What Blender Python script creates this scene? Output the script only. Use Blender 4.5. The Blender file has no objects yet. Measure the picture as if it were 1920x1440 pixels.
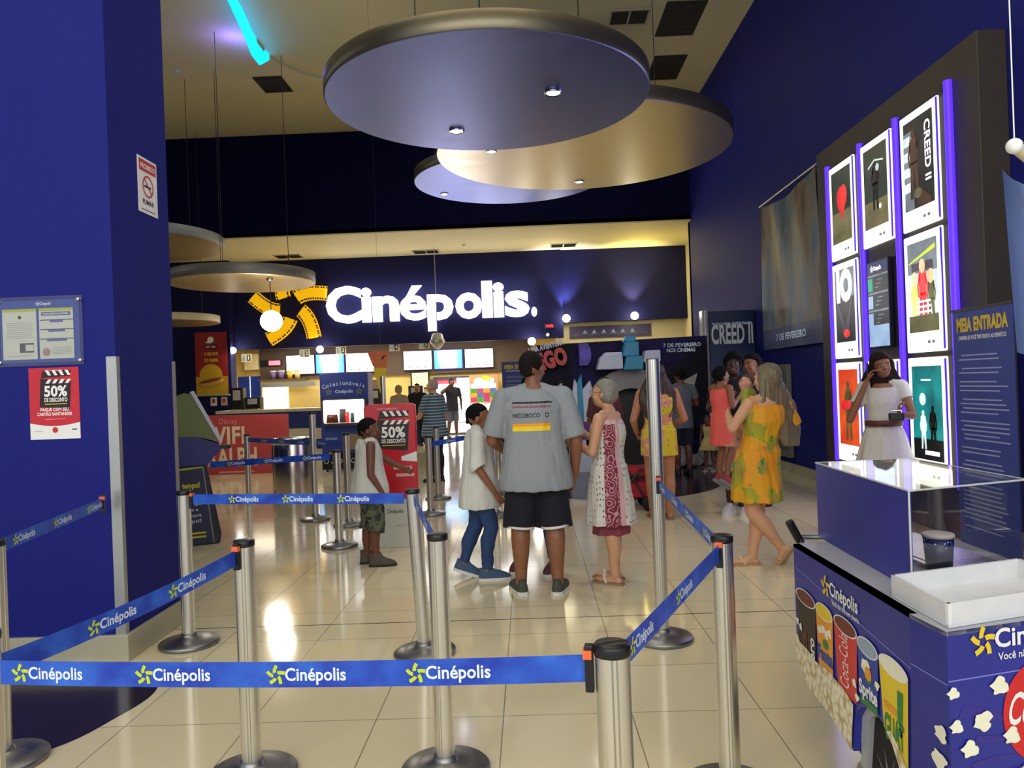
import bpy, bmesh, math, random
from math import sin, cos, pi, radians as R
from mathutils import Vector, Matrix, noise, Euler
from mathutils.bvhtree import BVHTree

SC = bpy.context.scene
COL = SC.collection
random.seed(7)

# ------------------------------------------------------------------ camera, world, exposure
cam_d = bpy.data.cameras.new('camera')
cam_d.sensor_width = 36; cam_d.lens = 27.19; cam_d.clip_end = 200; cam_d.clip_start = .02
cam = bpy.data.objects.new('camera', cam_d); COL.objects.link(cam)
cam.matrix_world = Matrix.Translation((0, 0, 1.55)) @ Matrix.Rotation(R(1.185), 4, 'Z') @ Matrix.Rotation(R(90), 4, 'X') @ Matrix.Rotation(R(-2.1), 4, 'Z')
SC.camera = cam
SC.view_settings.view_transform = 'Standard'; SC.view_settings.look = 'None'
SC.view_settings.exposure = 0.0; SC.view_settings.gamma = 1; SC.view_settings.use_curve_mapping = False
SC.cycles.use_denoising = True
SC.cycles.max_bounces = 7; SC.cycles.diffuse_bounces = 3; SC.cycles.glossy_bounces = 4; SC.cycles.transmission_bounces = 6
SC.cycles.transparent_max_bounces = 8
SC.cycles.sample_clamp_indirect = 16; SC.cycles.caustics_reflective = False; SC.cycles.caustics_refractive = False

world = bpy.data.worlds.new('mall_daylight'); SC.world = world; world.use_nodes = True
_bg = world.node_tree.nodes['Background']
_bg.inputs['Color'].default_value = (0.80, 0.87, 1.0, 1); _bg.inputs['Strength'].default_value = 0.78

def area(name, loc, rot, sx, sy, power, col, spread=None):
    d = bpy.data.lights.new(name, 'AREA'); d.shape = 'RECTANGLE'; d.size = sx; d.size_y = sy; d.energy = power; d.color = col
    if spread: d.spread = R(spread)
    o = bpy.data.objects.new(name, d); o.location = loc; o.rotation_euler = [R(a) for a in rot]; COL.objects.link(o); return o
def spot(name, loc, target, power, col, angle=60, blend=.5, r=.05):
    d = bpy.data.lights.new(name, 'SPOT'); d.energy = power; d.color = col; d.spot_size = R(angle); d.spot_blend = blend; d.shadow_soft_size = r
    o = bpy.data.objects.new(name, d); o.location = loc
    o.rotation_euler = (Vector(target) - Vector(loc)).to_track_quat('-Z', 'Y').to_euler(); COL.objects.link(o); return o
def point(name, loc, power, col, r=.06):
    d = bpy.data.lights.new(name, 'POINT'); d.energy = power; d.color = col; d.shadow_soft_size = r
    o = bpy.data.objects.new(name, d); o.location = loc; COL.objects.link(o); return o
# daylight of the mall gallery behind the camera, and area lights under the ceilings of the lobby, queue and concession
area('mall_daylight', (-1.0, -2.5, 4.6), (78, 0, 0), 9, 4.5, 330, (1, .97, .90))
area('lobby_ceiling_light', (-1.0, 5.5, 7.85), (0, 0, 0), 5, 3, 90, (1, .93, .76))
area('lobby_ceiling_light', (0.0, 15.8, 7.8), (0, 0, 0), 4, 2, 45, (1, .90, .66))
area('concession_ceiling_light', (-4.5, 23.2, 2.93), (0, 0, 0), 8, .8, 170, (1, .88, .62))
area('counter_fill_light', (-5.6, 21.6, 2.78), (0, 0, 0), 5.5, .3, 60, (1, .93, .8))  # area light added to brighten the counter top
area('concession_ceiling_light', (3.0, 21.0, 5.3), (0, 0, 0), 2.0, 1.0, 18, (1, .86, .45))

# ------------------------------------------------------------------ materials (all node based)
def lin(c):
    c = c / 255.0
    return c / 12.92 if c <= .04045 else ((c + .055) / 1.055) ** 2.4
def L(rgb): return (lin(rgb[0]), lin(rgb[1]), lin(rgb[2]), 1)
MATS = {}
class NG:
    def __init__(s, name):
        s.m = bpy.data.materials.new(name); s.m.use_nodes = True; s.t = s.m.node_tree; s.n = s.t.nodes; s.p = s.n['Principled BSDF']; MATS[name] = s.m
        s.tc = s.n.new('ShaderNodeTexCoord')
    def new(s, k, **kw):
        o = s.n.new(k)
        for a, b in kw.items(): setattr(o, a, b)
        return o
    def link(s, a, b): s.t.links.new(a, b)
    def obj(s): return s.tc.outputs['Object']
    def mapping(s, scale=(1, 1, 1), loc=(0, 0, 0), rot=(0, 0, 0), src=None):
        o = s.new('ShaderNodeMapping'); o.inputs['Scale'].default_value = scale; o.inputs['Location'].default_value = loc; o.inputs['Rotation'].default_value = rot
        s.link(src or s.obj(), o.inputs['Vector']); return o.outputs[0]
    def noise(s, scale, detail=3, vec=None, rough=.5):
        o = s.new('ShaderNodeTexNoise'); o.inputs['Scale'].default_value = scale; o.inputs['Detail'].default_value = detail; o.inputs['Roughness'].default_value = rough
        s.link(vec or s.obj(), o.inputs['Vector']); return o.outputs['Fac']
    def voronoi(s, scale, vec=None, out='Distance', feat='F1', rnd=1):
        o = s.new('ShaderNodeTexVoronoi'); o.feature = feat; o.inputs['Scale'].default_value = scale; o.inputs['Randomness'].default_value = rnd
        s.link(vec or s.obj(), o.inputs['Vector']); return o.outputs[out]
    def math(s, op, a, b=None, c=None):
        o = s.new('ShaderNodeMath', operation=op)
        for i, v in enumerate((a, b, c)):
            if v is None: continue
            if isinstance(v, (int, float)): o.inputs[i].default_value = v
            else: s.link(v, o.inputs[i])
        return o.outputs[0]
    def sep(s, vec=None):
        o = s.new('ShaderNodeSeparateXYZ'); s.link(vec or s.obj(), o.inputs[0]); return o.outputs
    def mix(s, f, a, b):
        o = s.new('ShaderNodeMix', data_type='RGBA')
        if isinstance(f, (int, float)): o.inputs[0].default_value = f
        else: s.link(f, o.inputs[0])
        for i, v in ((6, a), (7, b)):
            if isinstance(v, tuple): o.inputs[i].default_value = v
            else: s.link(v, o.inputs[i])
        return o.outputs[2]
    def ramp(s, f, stops, interp='LINEAR'):
        o = s.new('ShaderNodeValToRGB'); o.color_ramp.interpolation = interp; e = o.color_ramp.elements
        while len(e) < len(stops): e.new(.5)
        for k, (p, c) in enumerate(stops): e[k].position = p; e[k].color = c
        s.link(f, o.inputs[0]); return o.outputs[0]
    def bump(s, h, strength=.2, dist=.01):
        o = s.new('ShaderNodeBump'); o.inputs['Strength'].default_value = strength; o.inputs['Distance'].default_value = dist
        s.link(h, o.inputs['Height']); s.link(o.outputs[0], s.p.inputs['Normal'])
    def set(s, **kw):
        for a, b in kw.items():
            i = s.p.inputs[a.replace('_', ' ')]
            if hasattr(b, 'is_output'): s.link(b, i)
            else: i.default_value = b
        return s
def M(name, rgb, rough=.55, metal=0, emit=0, var=.08, scale=14, bump=0, spec=.5, ecol=None, coat=0):
    if name in MATS: return MATS[name]
    g = NG(name); c = L(rgb)
    lo = tuple(v * (1 - var) for v in c[:3]) + (1,); hi = tuple(min(1, v * (1 + var)) for v in c[:3]) + (1,)
    n = g.noise(scale, 3)
    g.set(Base_Color=g.mix(n, lo, hi), Roughness=rough, Metallic=metal)
    g.p.inputs['Specular IOR Level'].default_value = spec
    if coat: g.p.inputs['Coat Weight'].default_value = coat; g.p.inputs['Coat Roughness'].default_value = .08
    if emit:
        g.set(Emission_Color=L(ecol or rgb), Emission_Strength=emit)
    if bump: g.bump(g.noise(scale * 8, 2), bump, .004)
    return g.m
def glass(name, tint=(252, 253, 253), rough=0.02):
    # thin clear sheet: mostly see-through with a mirror sheen at grazing angles
    g = NG(name); out = g.n['Material Output']
    tr = g.new('ShaderNodeBsdfTransparent'); tr.inputs[0].default_value = L(tint)
    gl = g.new('ShaderNodeBsdfGlossy'); gl.inputs['Roughness'].default_value = rough; gl.inputs[0].default_value = (1, 1, 1, 1)
    fr = g.new('ShaderNodeLayerWeight'); fr.inputs[0].default_value = .5
    f2 = g.math('ADD', g.math('MULTIPLY_ADD', g.math('POWER', fr.outputs['Facing'], 4), .75, .04), g.math('MULTIPLY', g.noise(3, 2), .03))
    mx = g.new('ShaderNodeMixShader'); g.link(f2, mx.inputs[0]); g.link(tr.outputs[0], mx.inputs[1]); g.link(gl.outputs[0], mx.inputs[2])
    g.link(mx.outputs[0], out.inputs[0]); return g.m

WHITE = M('white_paint', (226, 226, 220), .5)
BLACK = M('black_plastic', (18, 18, 20), .4)
BLUE = M('blue_wall_paint', (32, 37, 122), .6, var=.05, scale=2.5, bump=.06, spec=.12)
NAVY = M('navy_wall_paint', (27, 28, 74), .6, var=.06, scale=1.5, spec=.15)
UPPER = M('dark_upper_wall_paint', (9, 10, 52), .7, var=.06, scale=1.5, spec=.08)
CREAM = M('cream_plaster', (226, 214, 170), .7, var=.04, scale=1.2)
CEIL = M('ceiling_plaster', (232, 224, 180), .85, var=.05, scale=.9)
STONE = M('baseboard_stone', (182, 176, 150), .3, var=.08, scale=9)
ALU = M('aluminium_trim', (186, 188, 184), .35, .7)
CHROME = M('chrome', (210, 212, 214), .15, 1)
LEDW = M('led_lens', (255, 250, 240), .3, emit=40, ecol=(245, 240, 255))
def brushed(name, rgb, rough, st=(60, 60, .6)):
    g = NG(name); v = g.mapping(scale=st); n = g.noise(3, 4, v)
    c = L(rgb); g.set(Base_Color=g.mix(n, tuple(x * .86 for x in c[:3]) + (1,), c), Metallic=1, Roughness=g.math('MULTIPLY_ADD', n, .16, rough)); return g.m
STEEL = brushed('brushed_steel', (232, 228, 216), .24)
STEELD = brushed('dark_brushed_steel', (150, 148, 142), .28)
DISC = brushed('blue_sheen_disc_metal', (126, 140, 212), .27, (.5, 1.2, 1))  # bluish reflection is put into the metal's base colour
DISC2 = brushed('pale_disc_metal', (222, 214, 198), .24, (.5, 1.2, 1))
DISCR = M('disc_rim_bronze', (120, 112, 92), .35, .85)
def floor_mat():
    g = NG('polished_floor_tile')
    b = g.new('ShaderNodeTexBrick'); b.offset = 0; b.squash = 1
    b.inputs['Scale'].default_value = 1; b.inputs['Brick Width'].default_value = .597; b.inputs['Row Height'].default_value = .587
    b.inputs['Mortar Size'].default_value = .0028; b.inputs['Mortar Smooth'].default_value = .1; b.inputs['Bias'].default_value = 0
    b.inputs['Color1'].default_value = L((232, 218, 178)); b.inputs['Color2'].default_value = L((225, 210, 170)); b.inputs['Mortar'].default_value = L((112, 100, 76))
    g.link(g.mapping(loc=(.171, -3.614 + .587 * 10, 0)), b.inputs['Vector'])
    n = g.noise(2.2, 5); n2 = g.noise(60, 2)
    c = g.mix(g.math('MULTIPLY', n, .35), b.outputs['Color'], L((240, 228, 192)))
    y = g.sep()[1]; d = g.math('ABSOLUTE', g.math('SUBTRACT', y, 5.10)); j = g.math('LESS_THAN', d, .007)
    c = g.mix(j, c, L((58, 54, 46)))
    g.set(Base_Color=c, Roughness=g.math('MULTIPLY_ADD', n, .08, .06)); g.p.inputs['Specular IOR Level'].default_value = .6
    g.bump(g.math('ADD', g.math('MULTIPLY', n2, .02), g.math('MULTIPLY', b.outputs['Fac'], -.3)), .12, .002)
    return g.m
FLOOR = floor_mat()

# ------------------------------------------------------------------ mesh builder
_txt = {}
def text_geo(s, bold=.0, ext=0.0):
    k = (s, bold, ext)
    if k in _txt: return _txt[k]
    c = bpy.data.curves.new('t', 'FONT'); c.body = s; c.size = 1; c.offset = bold; c.extrude = ext; c.resolution_u = 3; c.space_character = 1.0 + bold * 1.0
    o = bpy.data.objects.new('t', c); COL.objects.link(o); bpy.context.view_layer.update()
    me = bpy.data.meshes.new_from_object(o.evaluated_get(bpy.context.evaluated_depsgraph_get()))
    vs = [v.co.copy() for v in me.vertices]; fs = [tuple(p.vertices) for p in me.polygons]
    bpy.data.objects.remove(o); bpy.data.curves.remove(c); bpy.data.meshes.remove(me)
    x0 = min(v.x for v in vs); x1 = max(v.x for v in vs); y0 = min(v.y for v in vs); y1 = max(v.y for v in vs)
    _txt[k] = (vs, fs, x0, x1, y0, y1); return _txt[k]
def frame(o, u, v):
    "matrix taking flat (u right, v up, w out) to the world"
    u = Vector(u).normalized(); v = Vector(v).normalized(); w = u.cross(v)
    m = Matrix((u, v, w)).transposed().to_4x4(); m.translation = Vector(o); return m
def FR(c, ang=0):
    "frame standing upright at c; ang 0 faces -Y (the camera side), turned about Z in degrees"
    return Matrix.Translation(c) @ Matrix.Rotation(R(ang), 4, 'Z') @ Matrix.Rotation(R(90), 4, 'X')
class MB:
    def __init__(s): s.v = []; s.f = []; s.mi = []; s.sm = []; s.mats = []
    def _m(s, mat):
        if mat not in s.mats: s.mats.append(mat)
        return s.mats.index(mat)
    def add(s, vs, fs, mat, T=None, smooth=False):
        b = len(s.v); s.v += [(T @ Vector(v)) if T is not None else Vector(v) for v in vs]; i = s._m(mat)
        for f in fs: s.f.append(tuple(b + k for k in f)); s.mi.append(i); s.sm.append(smooth)
        return s
    def box(s, lo, hi, mat, T=None):
        x0, y0, z0 = lo; x1, y1, z1 = hi
        return s.add([(x0, y0, z0), (x1, y0, z0), (x1, y1, z0), (x0, y1, z0), (x0, y0, z1), (x1, y0, z1), (x1, y1, z1), (x0, y1, z1)],
                     [(0, 3, 2, 1), (4, 5, 6, 7), (0, 1, 5, 4), (1, 2, 6, 5), (2, 3, 7, 6), (3, 0, 4, 7)], mat, T)
    def bbox(s, lo, hi, r, mat, T=None, ax=2):
        "box with rounded vertical (ax) edges"
        i, j = [a for a in (0, 1, 2) if a != ax]; pts = []
        for (cx, cy, a0) in ((hi[i] - r, hi[j] - r, 0), (lo[i] + r, hi[j] - r, 90), (lo[i] + r, lo[j] + r, 180), (hi[i] - r, lo[j] + r, 270)):
            for k in range(5): a = R(a0 + k * 22.5); pts.append((cx + r * cos(a), cy + r * sin(a)))
        n = len(pts); vs = []
        for z in (lo[ax], hi[ax]):
            for p in pts:
                q = [0, 0, 0]; q[i] = p[0]; q[j] = p[1]; q[ax] = z; vs.append(tuple(q))
        s.add(vs, [tuple(range(n))[::-1], tuple(range(n, 2 * n))] + [(k, (k + 1) % n, n + (k + 1) % n, n + k) for k in range(n)], mat, T)
        return s
    def prism(s, pts, t0, t1, mat, T=None, smooth=False):
        n = len(pts); vs = [(p[0], p[1], t0) for p in pts] + [(p[0], p[1], t1) for p in pts]
        return s.add(vs, [tuple(range(n))[::-1], tuple(range(n, 2 * n))] + [(k, (k + 1) % n, n + (k + 1) % n, n + k) for k in range(n)], mat, T, smooth)
    def flat(s, pts, mat, T=None, w=0.001):
        return s.add([(p[0], p[1], w) for p in pts], [tuple(range(len(pts)))], mat, T)
    def rect(s, x0, y0, x1, y1, mat, T=None, w=.001): return s.flat([(x0, y0), (x1, y0), (x1, y1), (x0, y1)], mat, T, w)
    def disc(s, x, y, r, mat, T=None, w=.001, n=24, ry=None): return s.flat([(x + r * cos(2 * pi * k / n), y + (ry or r) * sin(2 * pi * k / n)) for k in range(n)], mat, T, w)
    def rings(s, rs, mat, T=None, cap=True, smooth=True, closed=False):
        n = len(rs[0]); vs = [p for r in rs for p in r]; fs = []
        m = len(rs)
        for a in range(m if closed else m - 1):
            b = (a + 1) % m
            for k in range(n): fs.append((a * n + k, a * n + (k + 1) % n, b * n + (k + 1) % n, b * n + k))
        s.add(vs, fs, mat, T, smooth)
        if cap and not closed: s.add(rs[0], [tuple(range(n))[::-1]], mat, T); s.add(rs[-1], [tuple(range(n))], mat, T)
        return s
    def lathe(s, prof, mat, T=None, n=32, cap=True, smooth=True):
        return s.rings([[(r * cos(2 * pi * k / n), r * sin(2 * pi * k / n), z) for k in range(n)] for r, z in prof], mat, T, cap, smooth)
    def cyl(s, p0, p1, r0, mat, r1=None, n=16, smooth=True):
        p0 = Vector(p0); p1 = Vector(p1); q = (p1 - p0).to_track_quat('Z', 'Y').to_matrix().to_4x4(); q.translation = p0
        return s.lathe([(r0, 0), (r1 if r1 is not None else r0, (p1 - p0).length)], mat, q, n, True, smooth)
    def tube(s, path, r, mat, n=10, T=None):
        P = [Vector(p) for p in path]; rs = []; prev = None
        for i, p in enumerate(P):
            d = (P[min(i + 1, len(P) - 1)] - P[max(i - 1, 0)]).normalized()
            if prev is None: prev = d.orthogonal().normalized()
            a = (prev - d * prev.dot(d)).normalized(); b = d.cross(a); prev = a
            rr = r[i] if isinstance(r, (list, tuple)) else r
            rs.append([p + (a * cos(2 * pi * k / n) + b * sin(2 * pi * k / n)) * rr for k in range(n)])
        return s.rings(rs, mat, T)
    def ell(s, c, r, mat, T=None, nu=16, nv=10, smooth=True):
        c = Vector(c); vs = [(c.x, c.y, c.z - r[2])]; fs = []
        for j in range(1, nv):
            t = pi * j / nv
            for k in range(nu): a = 2 * pi * k / nu; vs.append((c.x + r[0] * sin(t) * cos(a), c.y + r[1] * sin(t) * sin(a), c.z - r[2] * cos(t)))
        vs.append((c.x, c.y, c.z + r[2])); e = len(vs) - 1
        for k in range(nu): fs.append((0, 1 + (k + 1) % nu, 1 + k))
        for j in range(nv - 2):
            for k in range(nu): a = 1 + j * nu; fs.append((a + k, a + (k + 1) % nu, a + nu + (k + 1) % nu, a + nu + k))
        a = 1 + (nv - 2) * nu
        for k in range(nu): fs.append((a + k, a + (k + 1) % nu, e))
        return s.add(vs, fs, mat, T, smooth)
    def chain(s, P, rad, mat=None, T=None, n=14):
        "limb: cones joined by balls (for volumes that are merged afterwards)"
        for i, p in enumerate(P): s.ell(p, (rad[i],) * 3, mat, T, 14, 9)
        for i in range(len(P) - 1):
            a = Vector(P[i]); b = Vector(P[i + 1])
            if (b - a).length < 1e-5: continue
            q = (b - a).to_track_quat('Z', 'Y').to_matrix().to_4x4(); q.translation = a
            s.lathe([(rad[i], 0), (rad[i + 1], (b - a).length)], mat, (T @ q) if T is not None else q, n)
        return s
    def text(s, t, x, y, h, mat, T=None, w=.001, bold=.02, width=None, align='C', ext=0.0, slant=0, rot=0):
        "h is the height of the capitals; width stretches; y is the baseline"
        vs, fs, x0, x1, y0, y1 = text_geo(t, bold, ext)
        k = h / .70; kx = k if width is None else width / (x1 - x0)
        W = (x1 - x0) * kx; off = {'C': -W / 2, 'L': 0, 'R': -W}[align]
        zz = max([v.z for v in vs] + [0.0])
        out = []
        for v in vs:
            px = off + (v.x - x0) * kx; py = v.y * k; px += slant * py
            c_, s_ = cos(rot), sin(rot)
            out.append((x + px * c_ - py * s_, y + px * s_ + py * c_, w + (v.z + zz) * k))
        return s.add(out, fs, mat, T)
    def star(s, x, y, r, mat, T=None, w=.001, th=0, rot=0, holes=None):
        "five strips of film leaf out of an open star"
        for k in range(5):
            a = R(90 + 72 * k + rot); A = []; B = []
            for j in range(7):
                t = j / 6; rr = r * (.30 + .72 * t); aa = a + .50 - .85 * t + .25 * t * t
                hw = r * .185
                c = Vector((cos(aa) * rr, sin(aa) * rr))
                t2 = t + .01; r2 = r * (.30 + .72 * t2); a2 = a + .50 - .85 * t2 + .25 * t2 * t2
                d = (Vector((cos(a2) * r2, sin(a2) * r2)) - c).normalized(); nrm = Vector((-d.y, d.x))
                A.append(c + nrm * hw); B.append(c - nrm * hw)
                if holes and 0 < j < 6 or holes and j in (0, 6):
                    for sg in (1, -1):
                        for tt in (0, .5):
                            if j == 6 and tt: continue
                            hc = c + nrm * sg * hw * .80 + d * (r * .12 * tt)
                            q = r * .022
                            s.rect(x + hc.x - q, y + hc.y - q, x + hc.x + q, y + hc.y + q, holes, T, w + th + .004)
            pts = [(x + p.x, y + p.y) for p in A] + [(x + p.x, y + p.y) for p in reversed(B)]
            if th: s.prism(pts[::-1], w, w + th, mat, T)
            else: s.flat(pts[::-1], mat, T, w)
        return s
    def logo(s, x, y, h, smat, tmat, T=None, w=.001, width=None):
        "film star and the cinema's name; x is the left end, h the capitals' height"
        s.star(x + h * .62, y + h * .42, h * .78, smat, T, w)
        s.text('Cinépolis', x + h * 1.42, y, h, tmat, T, w, .022, (width or h * 4.1), 'L'); return s
    def build(s, name, parent=None, loc=(0, 0, 0), rot=None, bevel=0, seg=2, normals=True):
        me = bpy.data.meshes.new(name); me.from_pydata([tuple(v) for v in s.v], [], s.f)
        for m in s.mats: me.materials.append(m)
        me.polygons.foreach_set('material_index', s.mi); me.polygons.foreach_set('use_smooth', s.sm); me.validate(); me.update()
        if normals and len(s.v) < 6000 and not any(len(f) < 3 for f in s.f):
            bm = bmesh.new(); bm.from_mesh(me); bmesh.ops.remove_doubles(bm, verts=bm.verts, dist=1e-6) if False else None
            bmesh.ops.recalc_face_normals(bm, faces=bm.faces); bm.to_mesh(me); bm.free()
        o = bpy.data.objects.new(name, me); COL.objects.link(o); o.location = loc
        if rot: o.rotation_euler = rot
        if parent is not None: o.parent = parent
        if bevel:
            b = o.modifiers.new('bevel', 'BEVEL'); b.width = bevel; b.segments = seg; b.limit_method = 'ANGLE'
        return o
def tag(o, label, cat, group=None):
    o['label'] = label; o['category'] = cat
    if group: o['group'] = group
    return o
def thing(name, label, cat, loc=(0, 0, 0), rotz=0, group=None):
    o = bpy.data.objects.new(name, None); COL.objects.link(o); o.empty_display_size = .1
    o.location = loc; o.rotation_euler = (0, 0, R(rotz)); return tag(o, label, cat, group)
def struct(o): o['kind'] = 'structure'; return o
def copy_tree(o, parent=None):
    c = o.copy(); COL.objects.link(c)
    if parent is not None: c.parent = parent
    for ch in list(o.children): copy_tree(ch, c)
    return c
# ------------------------------------------------------------------ the setting
HC = 7.95
struct(MB().box((-16, -1, -.12), (6, 28, 0), FLOOR).build('floor'))
struct(MB().box((-16, -1, HC), (4.4, 19.2, HC + .15), CEIL).build('ceiling'))
# low soffit behind the tall lobby
struct(MB().box((-16, 18.9, 5.37), (5.2, 26, 5.5), CREAM).build('ceiling_back'))
struct(MB().box((-16, 18.9, 5.40), (4.1, 19.2, HC), UPPER).build('wall_upper'))
wr = MB(); wr.box((4.1, 1.0, 0), (4.4, 19.2, HC), BLUE)
struct(wr.build('wall_right'))
struct(MB().box((4.06, 1.0, 0), (4.1, 19.2, .15), STONE).build('baseboard_right'))
struct(MB().box((4.68, 19.2, 0), (4.9, 24.9, 5.4), CREAM).build('wall_far_right'))
struct(MB().box((4.1, 19.05, 0), (4.9, 19.25, 5.4), BLUE).build('wall_return'))
# left pier with its stone foot and corner guards
struct(MB().box((-16, 4.53, 0), (-2.435, 5.28, HC), BLUE).build('wall_left'))
b = MB()
b.prism([(-16, 4.50), (-2.405, 4.50), (-2.405, 5.31), (-2.435, 5.31), (-2.435, 4.53), (-16, 4.53)], 0, .155, STONE)
struct(b.build('baseboard_left', bevel=.004))
b = MB(); b.prism([(-2.488, 4.522), (-2.427, 4.522), (-2.427, 4.56), (-2.435, 4.56), (-2.435, 4.53), (-2.488, 4.53)], .155, 1.80, ALU)
struct(b.build('trim_1'))
b = MB(); b.prism([(-2.435, 5.25), (-2.427, 5.25), (-2.427, 5.288), (-2.47, 5.288), (-2.47, 5.28), (-2.435, 5.28)], .155, 1.79, ALU)
struct(b.build('trim_2'))
# hall behind the pier
struct(MB().box((-16, 21.9, 0), (-8.45, 22.3, 5.4), NAVY).build('wall_left_back'))
struct(MB().box((-16.2, 5.28, 0), (-16, 28, 5.5), NAVY).build('wall_left_light_block'))  # unseen wall added to keep world light from flooding in at the left
# sign fascia over the concession
struct(MB().box((-8.45, 22.3, 2.83), (1.08, 22.5, 5.38), NAVY).build('wall_fascia'))
struct(MB().box((1.08, 22.42, 3.27), (4.68, 22.6, 5.38), NAVY).build('wall_fascia_right'))
struct(MB().box((1.0, 22.9, 0), (4.9, 23.1, 5.38), CREAM).build('wall_back_right'))
INNER = M('concession_yellow_plaster', (224, 196, 120), .65, var=.05)
BROWN = M('menu_wall_brown', (84, 68, 60), .6)
struct(MB().box((-10.2, 24.7, 0), (1.0, 24.9, 3.1), INNER).build('wall_back'))
struct(MB().box((-10.3, 22.5, 0), (-10.1, 24.9, 3.1), INNER).build('wall_concession_left'))
struct(MB().box((.9, 22.6, 0), (1.0, 24.9, 3.1), INNER).build('wall_concession_right'))
struct(MB().box((-10.3, 22.5, 2.99), (1.0, 24.9, 3.12), M('concession_ceiling', (220, 214, 205), .7)).build('ceiling_concession'))
# dark inlaid ovals in the floor
INL = M('dark_floor_inlay', (44, 36, 46), .16, var=.15, scale=30)
def blob(pts, n=6):
    out = []; m = len(pts)
    for i in range(m):
        p0, p1, p2, p3 = [Vector(pts[(i + k - 1) % m]) for k in range(4)]
        for j in range(n):
            t = j / n
            out.append(tuple(.5 * ((2 * p1) + (p2 - p0) * t + (2 * p0 - 5 * p1 + 4 * p2 - p3) * t * t + (3 * p1 - p0 - 3 * p2 + p3) * t ** 3)))
    return out
struct(MB().prism(blob([(-2.05, 3.75), (-2.02, 4.02), (-2.12, 4.22), (-2.4, 4.42), (-3.6, 4.5), (-5, 4.4), (-5.5, 3.2), (-4, 2.7), (-2.7, 3.14), (-2.2, 3.38)]), .0002, .0012, INL).build('trim_3'))
struct(MB().prism(blob([(1.3, 10.0), (2.0, 10.2), (2.62, 10.9), (2.95, 12.0), (2.95, 13.2), (2.3, 13.6), (.2, 13.5), (-.4, 12.2), (0, 10.9), (.6, 10.2)]), .0002, .0012, INL).build('trim_4'))

# cyan cove light in the ceiling: a curved step with a glowing face
CYAN = M('cyan_cove_light', (20, 120, 255), .5, emit=2.4, ecol=(0, 170, 255))
VIOL = M('violet_cove_light', (60, 50, 220), .5, emit=1.2, ecol=(70, 50, 230))
def cove(name, pts, hs, mat, label):
    b = MB(); n = len(pts); rs = []
    for i, (x, y) in enumerate(pts):
        h = hs[i]; rs.append([(x - .015, y, HC - h), (x + .015, y, HC - h), (x + .015, y, HC), (x - .015, y, HC)])
    b.rings(rs, mat, smooth=False); tag(b.build(name), label, 'ceiling light')
cove('cove_light', [(-4.35, 11.2), (-4.45, 12.0), (-4.55, 12.9), (-4.66, 13.6), (-4.70, 14.1), (-4.68, 14.55)], [.22, .26, .36, .42, .38, .10], CYAN, 'cyan glowing curved light strip in the ceiling, left of the large hanging disc')
cove('cove_light', [(3.0, 17.95), (3.5, 18.08), (4.05, 18.2)], [.05, .06, .06], VIOL, 'thin violet light strip on the ceiling beside the right wall')
point('cove_glow', (-5.0, 13.6, 7.6), 14, (.25, .15, 1), .2)
struct(MB().prism([(-4.68, 14.5), (-4.55, 14.9), (-4.2, 15.5), (-3.6, 15.95), (-2.6, 16.2), (-2.6, 18.9), (-16, 18.9), (-16, 11), (-4.33, 11), (-4.45, 12.0), (-4.66, 13.6)][::-1], HC - .06, HC, CEIL).build('ceiling_drop'))
# vents
VD = M('vent_dark_mesh', (44, 40, 34), .8, var=.3, scale=120); VF = M('vent_frame', (190, 184, 160), .6)
def vent(x0, y0, x1, y1, label, n=1, z=HC, fr=VF, g=None):
    t = thing('ceiling_vent', label, 'vent', ((x0 + x1) / 2, (y0 + y1) / 2, z), 0, g)
    w, d = (x1 - x0) / 2, (y1 - y0) / 2
    MB().box((-w, -d, -.02), (w, d, -.002), fr).build('frame', t)
    for i in range(n):
        a = -w + .04 + i * (2 * w - .04) / n; c = a + (2 * w - .04) / n - .04
        m = MB().box((a, -d + .05, -.028), (c, d - .05, -.0202), VD)
        for k in range(7): yy = -d + .07 + k * (2 * d - .14) / 6; m.box((a, yy - .008, -.036), (c, yy + .008, -.0282), VD)
        m.build('grille', t)
vent(1.66, 13.4, 2.36, 13.95, 'double square ceiling vent in a pale frame behind the large hanging disc', 2)
vent(2.6, 13.2, 3.3, 14.5, 'largest dark ceiling vent, nearest the right wall', 1, HC, VD)
vent(2.75, 15.4, 3.4, 16.6, 'dark ceiling vent partly behind the right edge of the large disc', 1, HC, VD)
vent(-5.3, 15.4, -4.72, 16.2, 'dark ceiling vent above the left pier, below the cyan light strip', 1, HC - .06, VD)
vent(-6.95, 21.3, -6.2, 21.8, 'double vent in the cream soffit at the left end', 2, 5.37)
vent(-3.1, 21.45, -2.35, 21.95, 'double vent in the cream soffit above the letters of the sign', 2, 5.37)
vent(.75, 21.3, 1.5, 21.8, 'double vent in the cream soffit near its right end', 2, 5.37)
for (x, y, z, lb) in ((-1.6, 20.9, 5.37, 'small round detector on the cream soffit above the sign'), (-6.6, 14.9, HC - .06, 'small round detector on the ceiling beside the left pier')):
    b = MB(); b.lathe([(.05, 0), (.05, -.02), (.035, -.045), (.01, -.05)], WHITE); tag(b.build('smoke_detector', loc=(x, y, z)), lb, 'detector')

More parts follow.
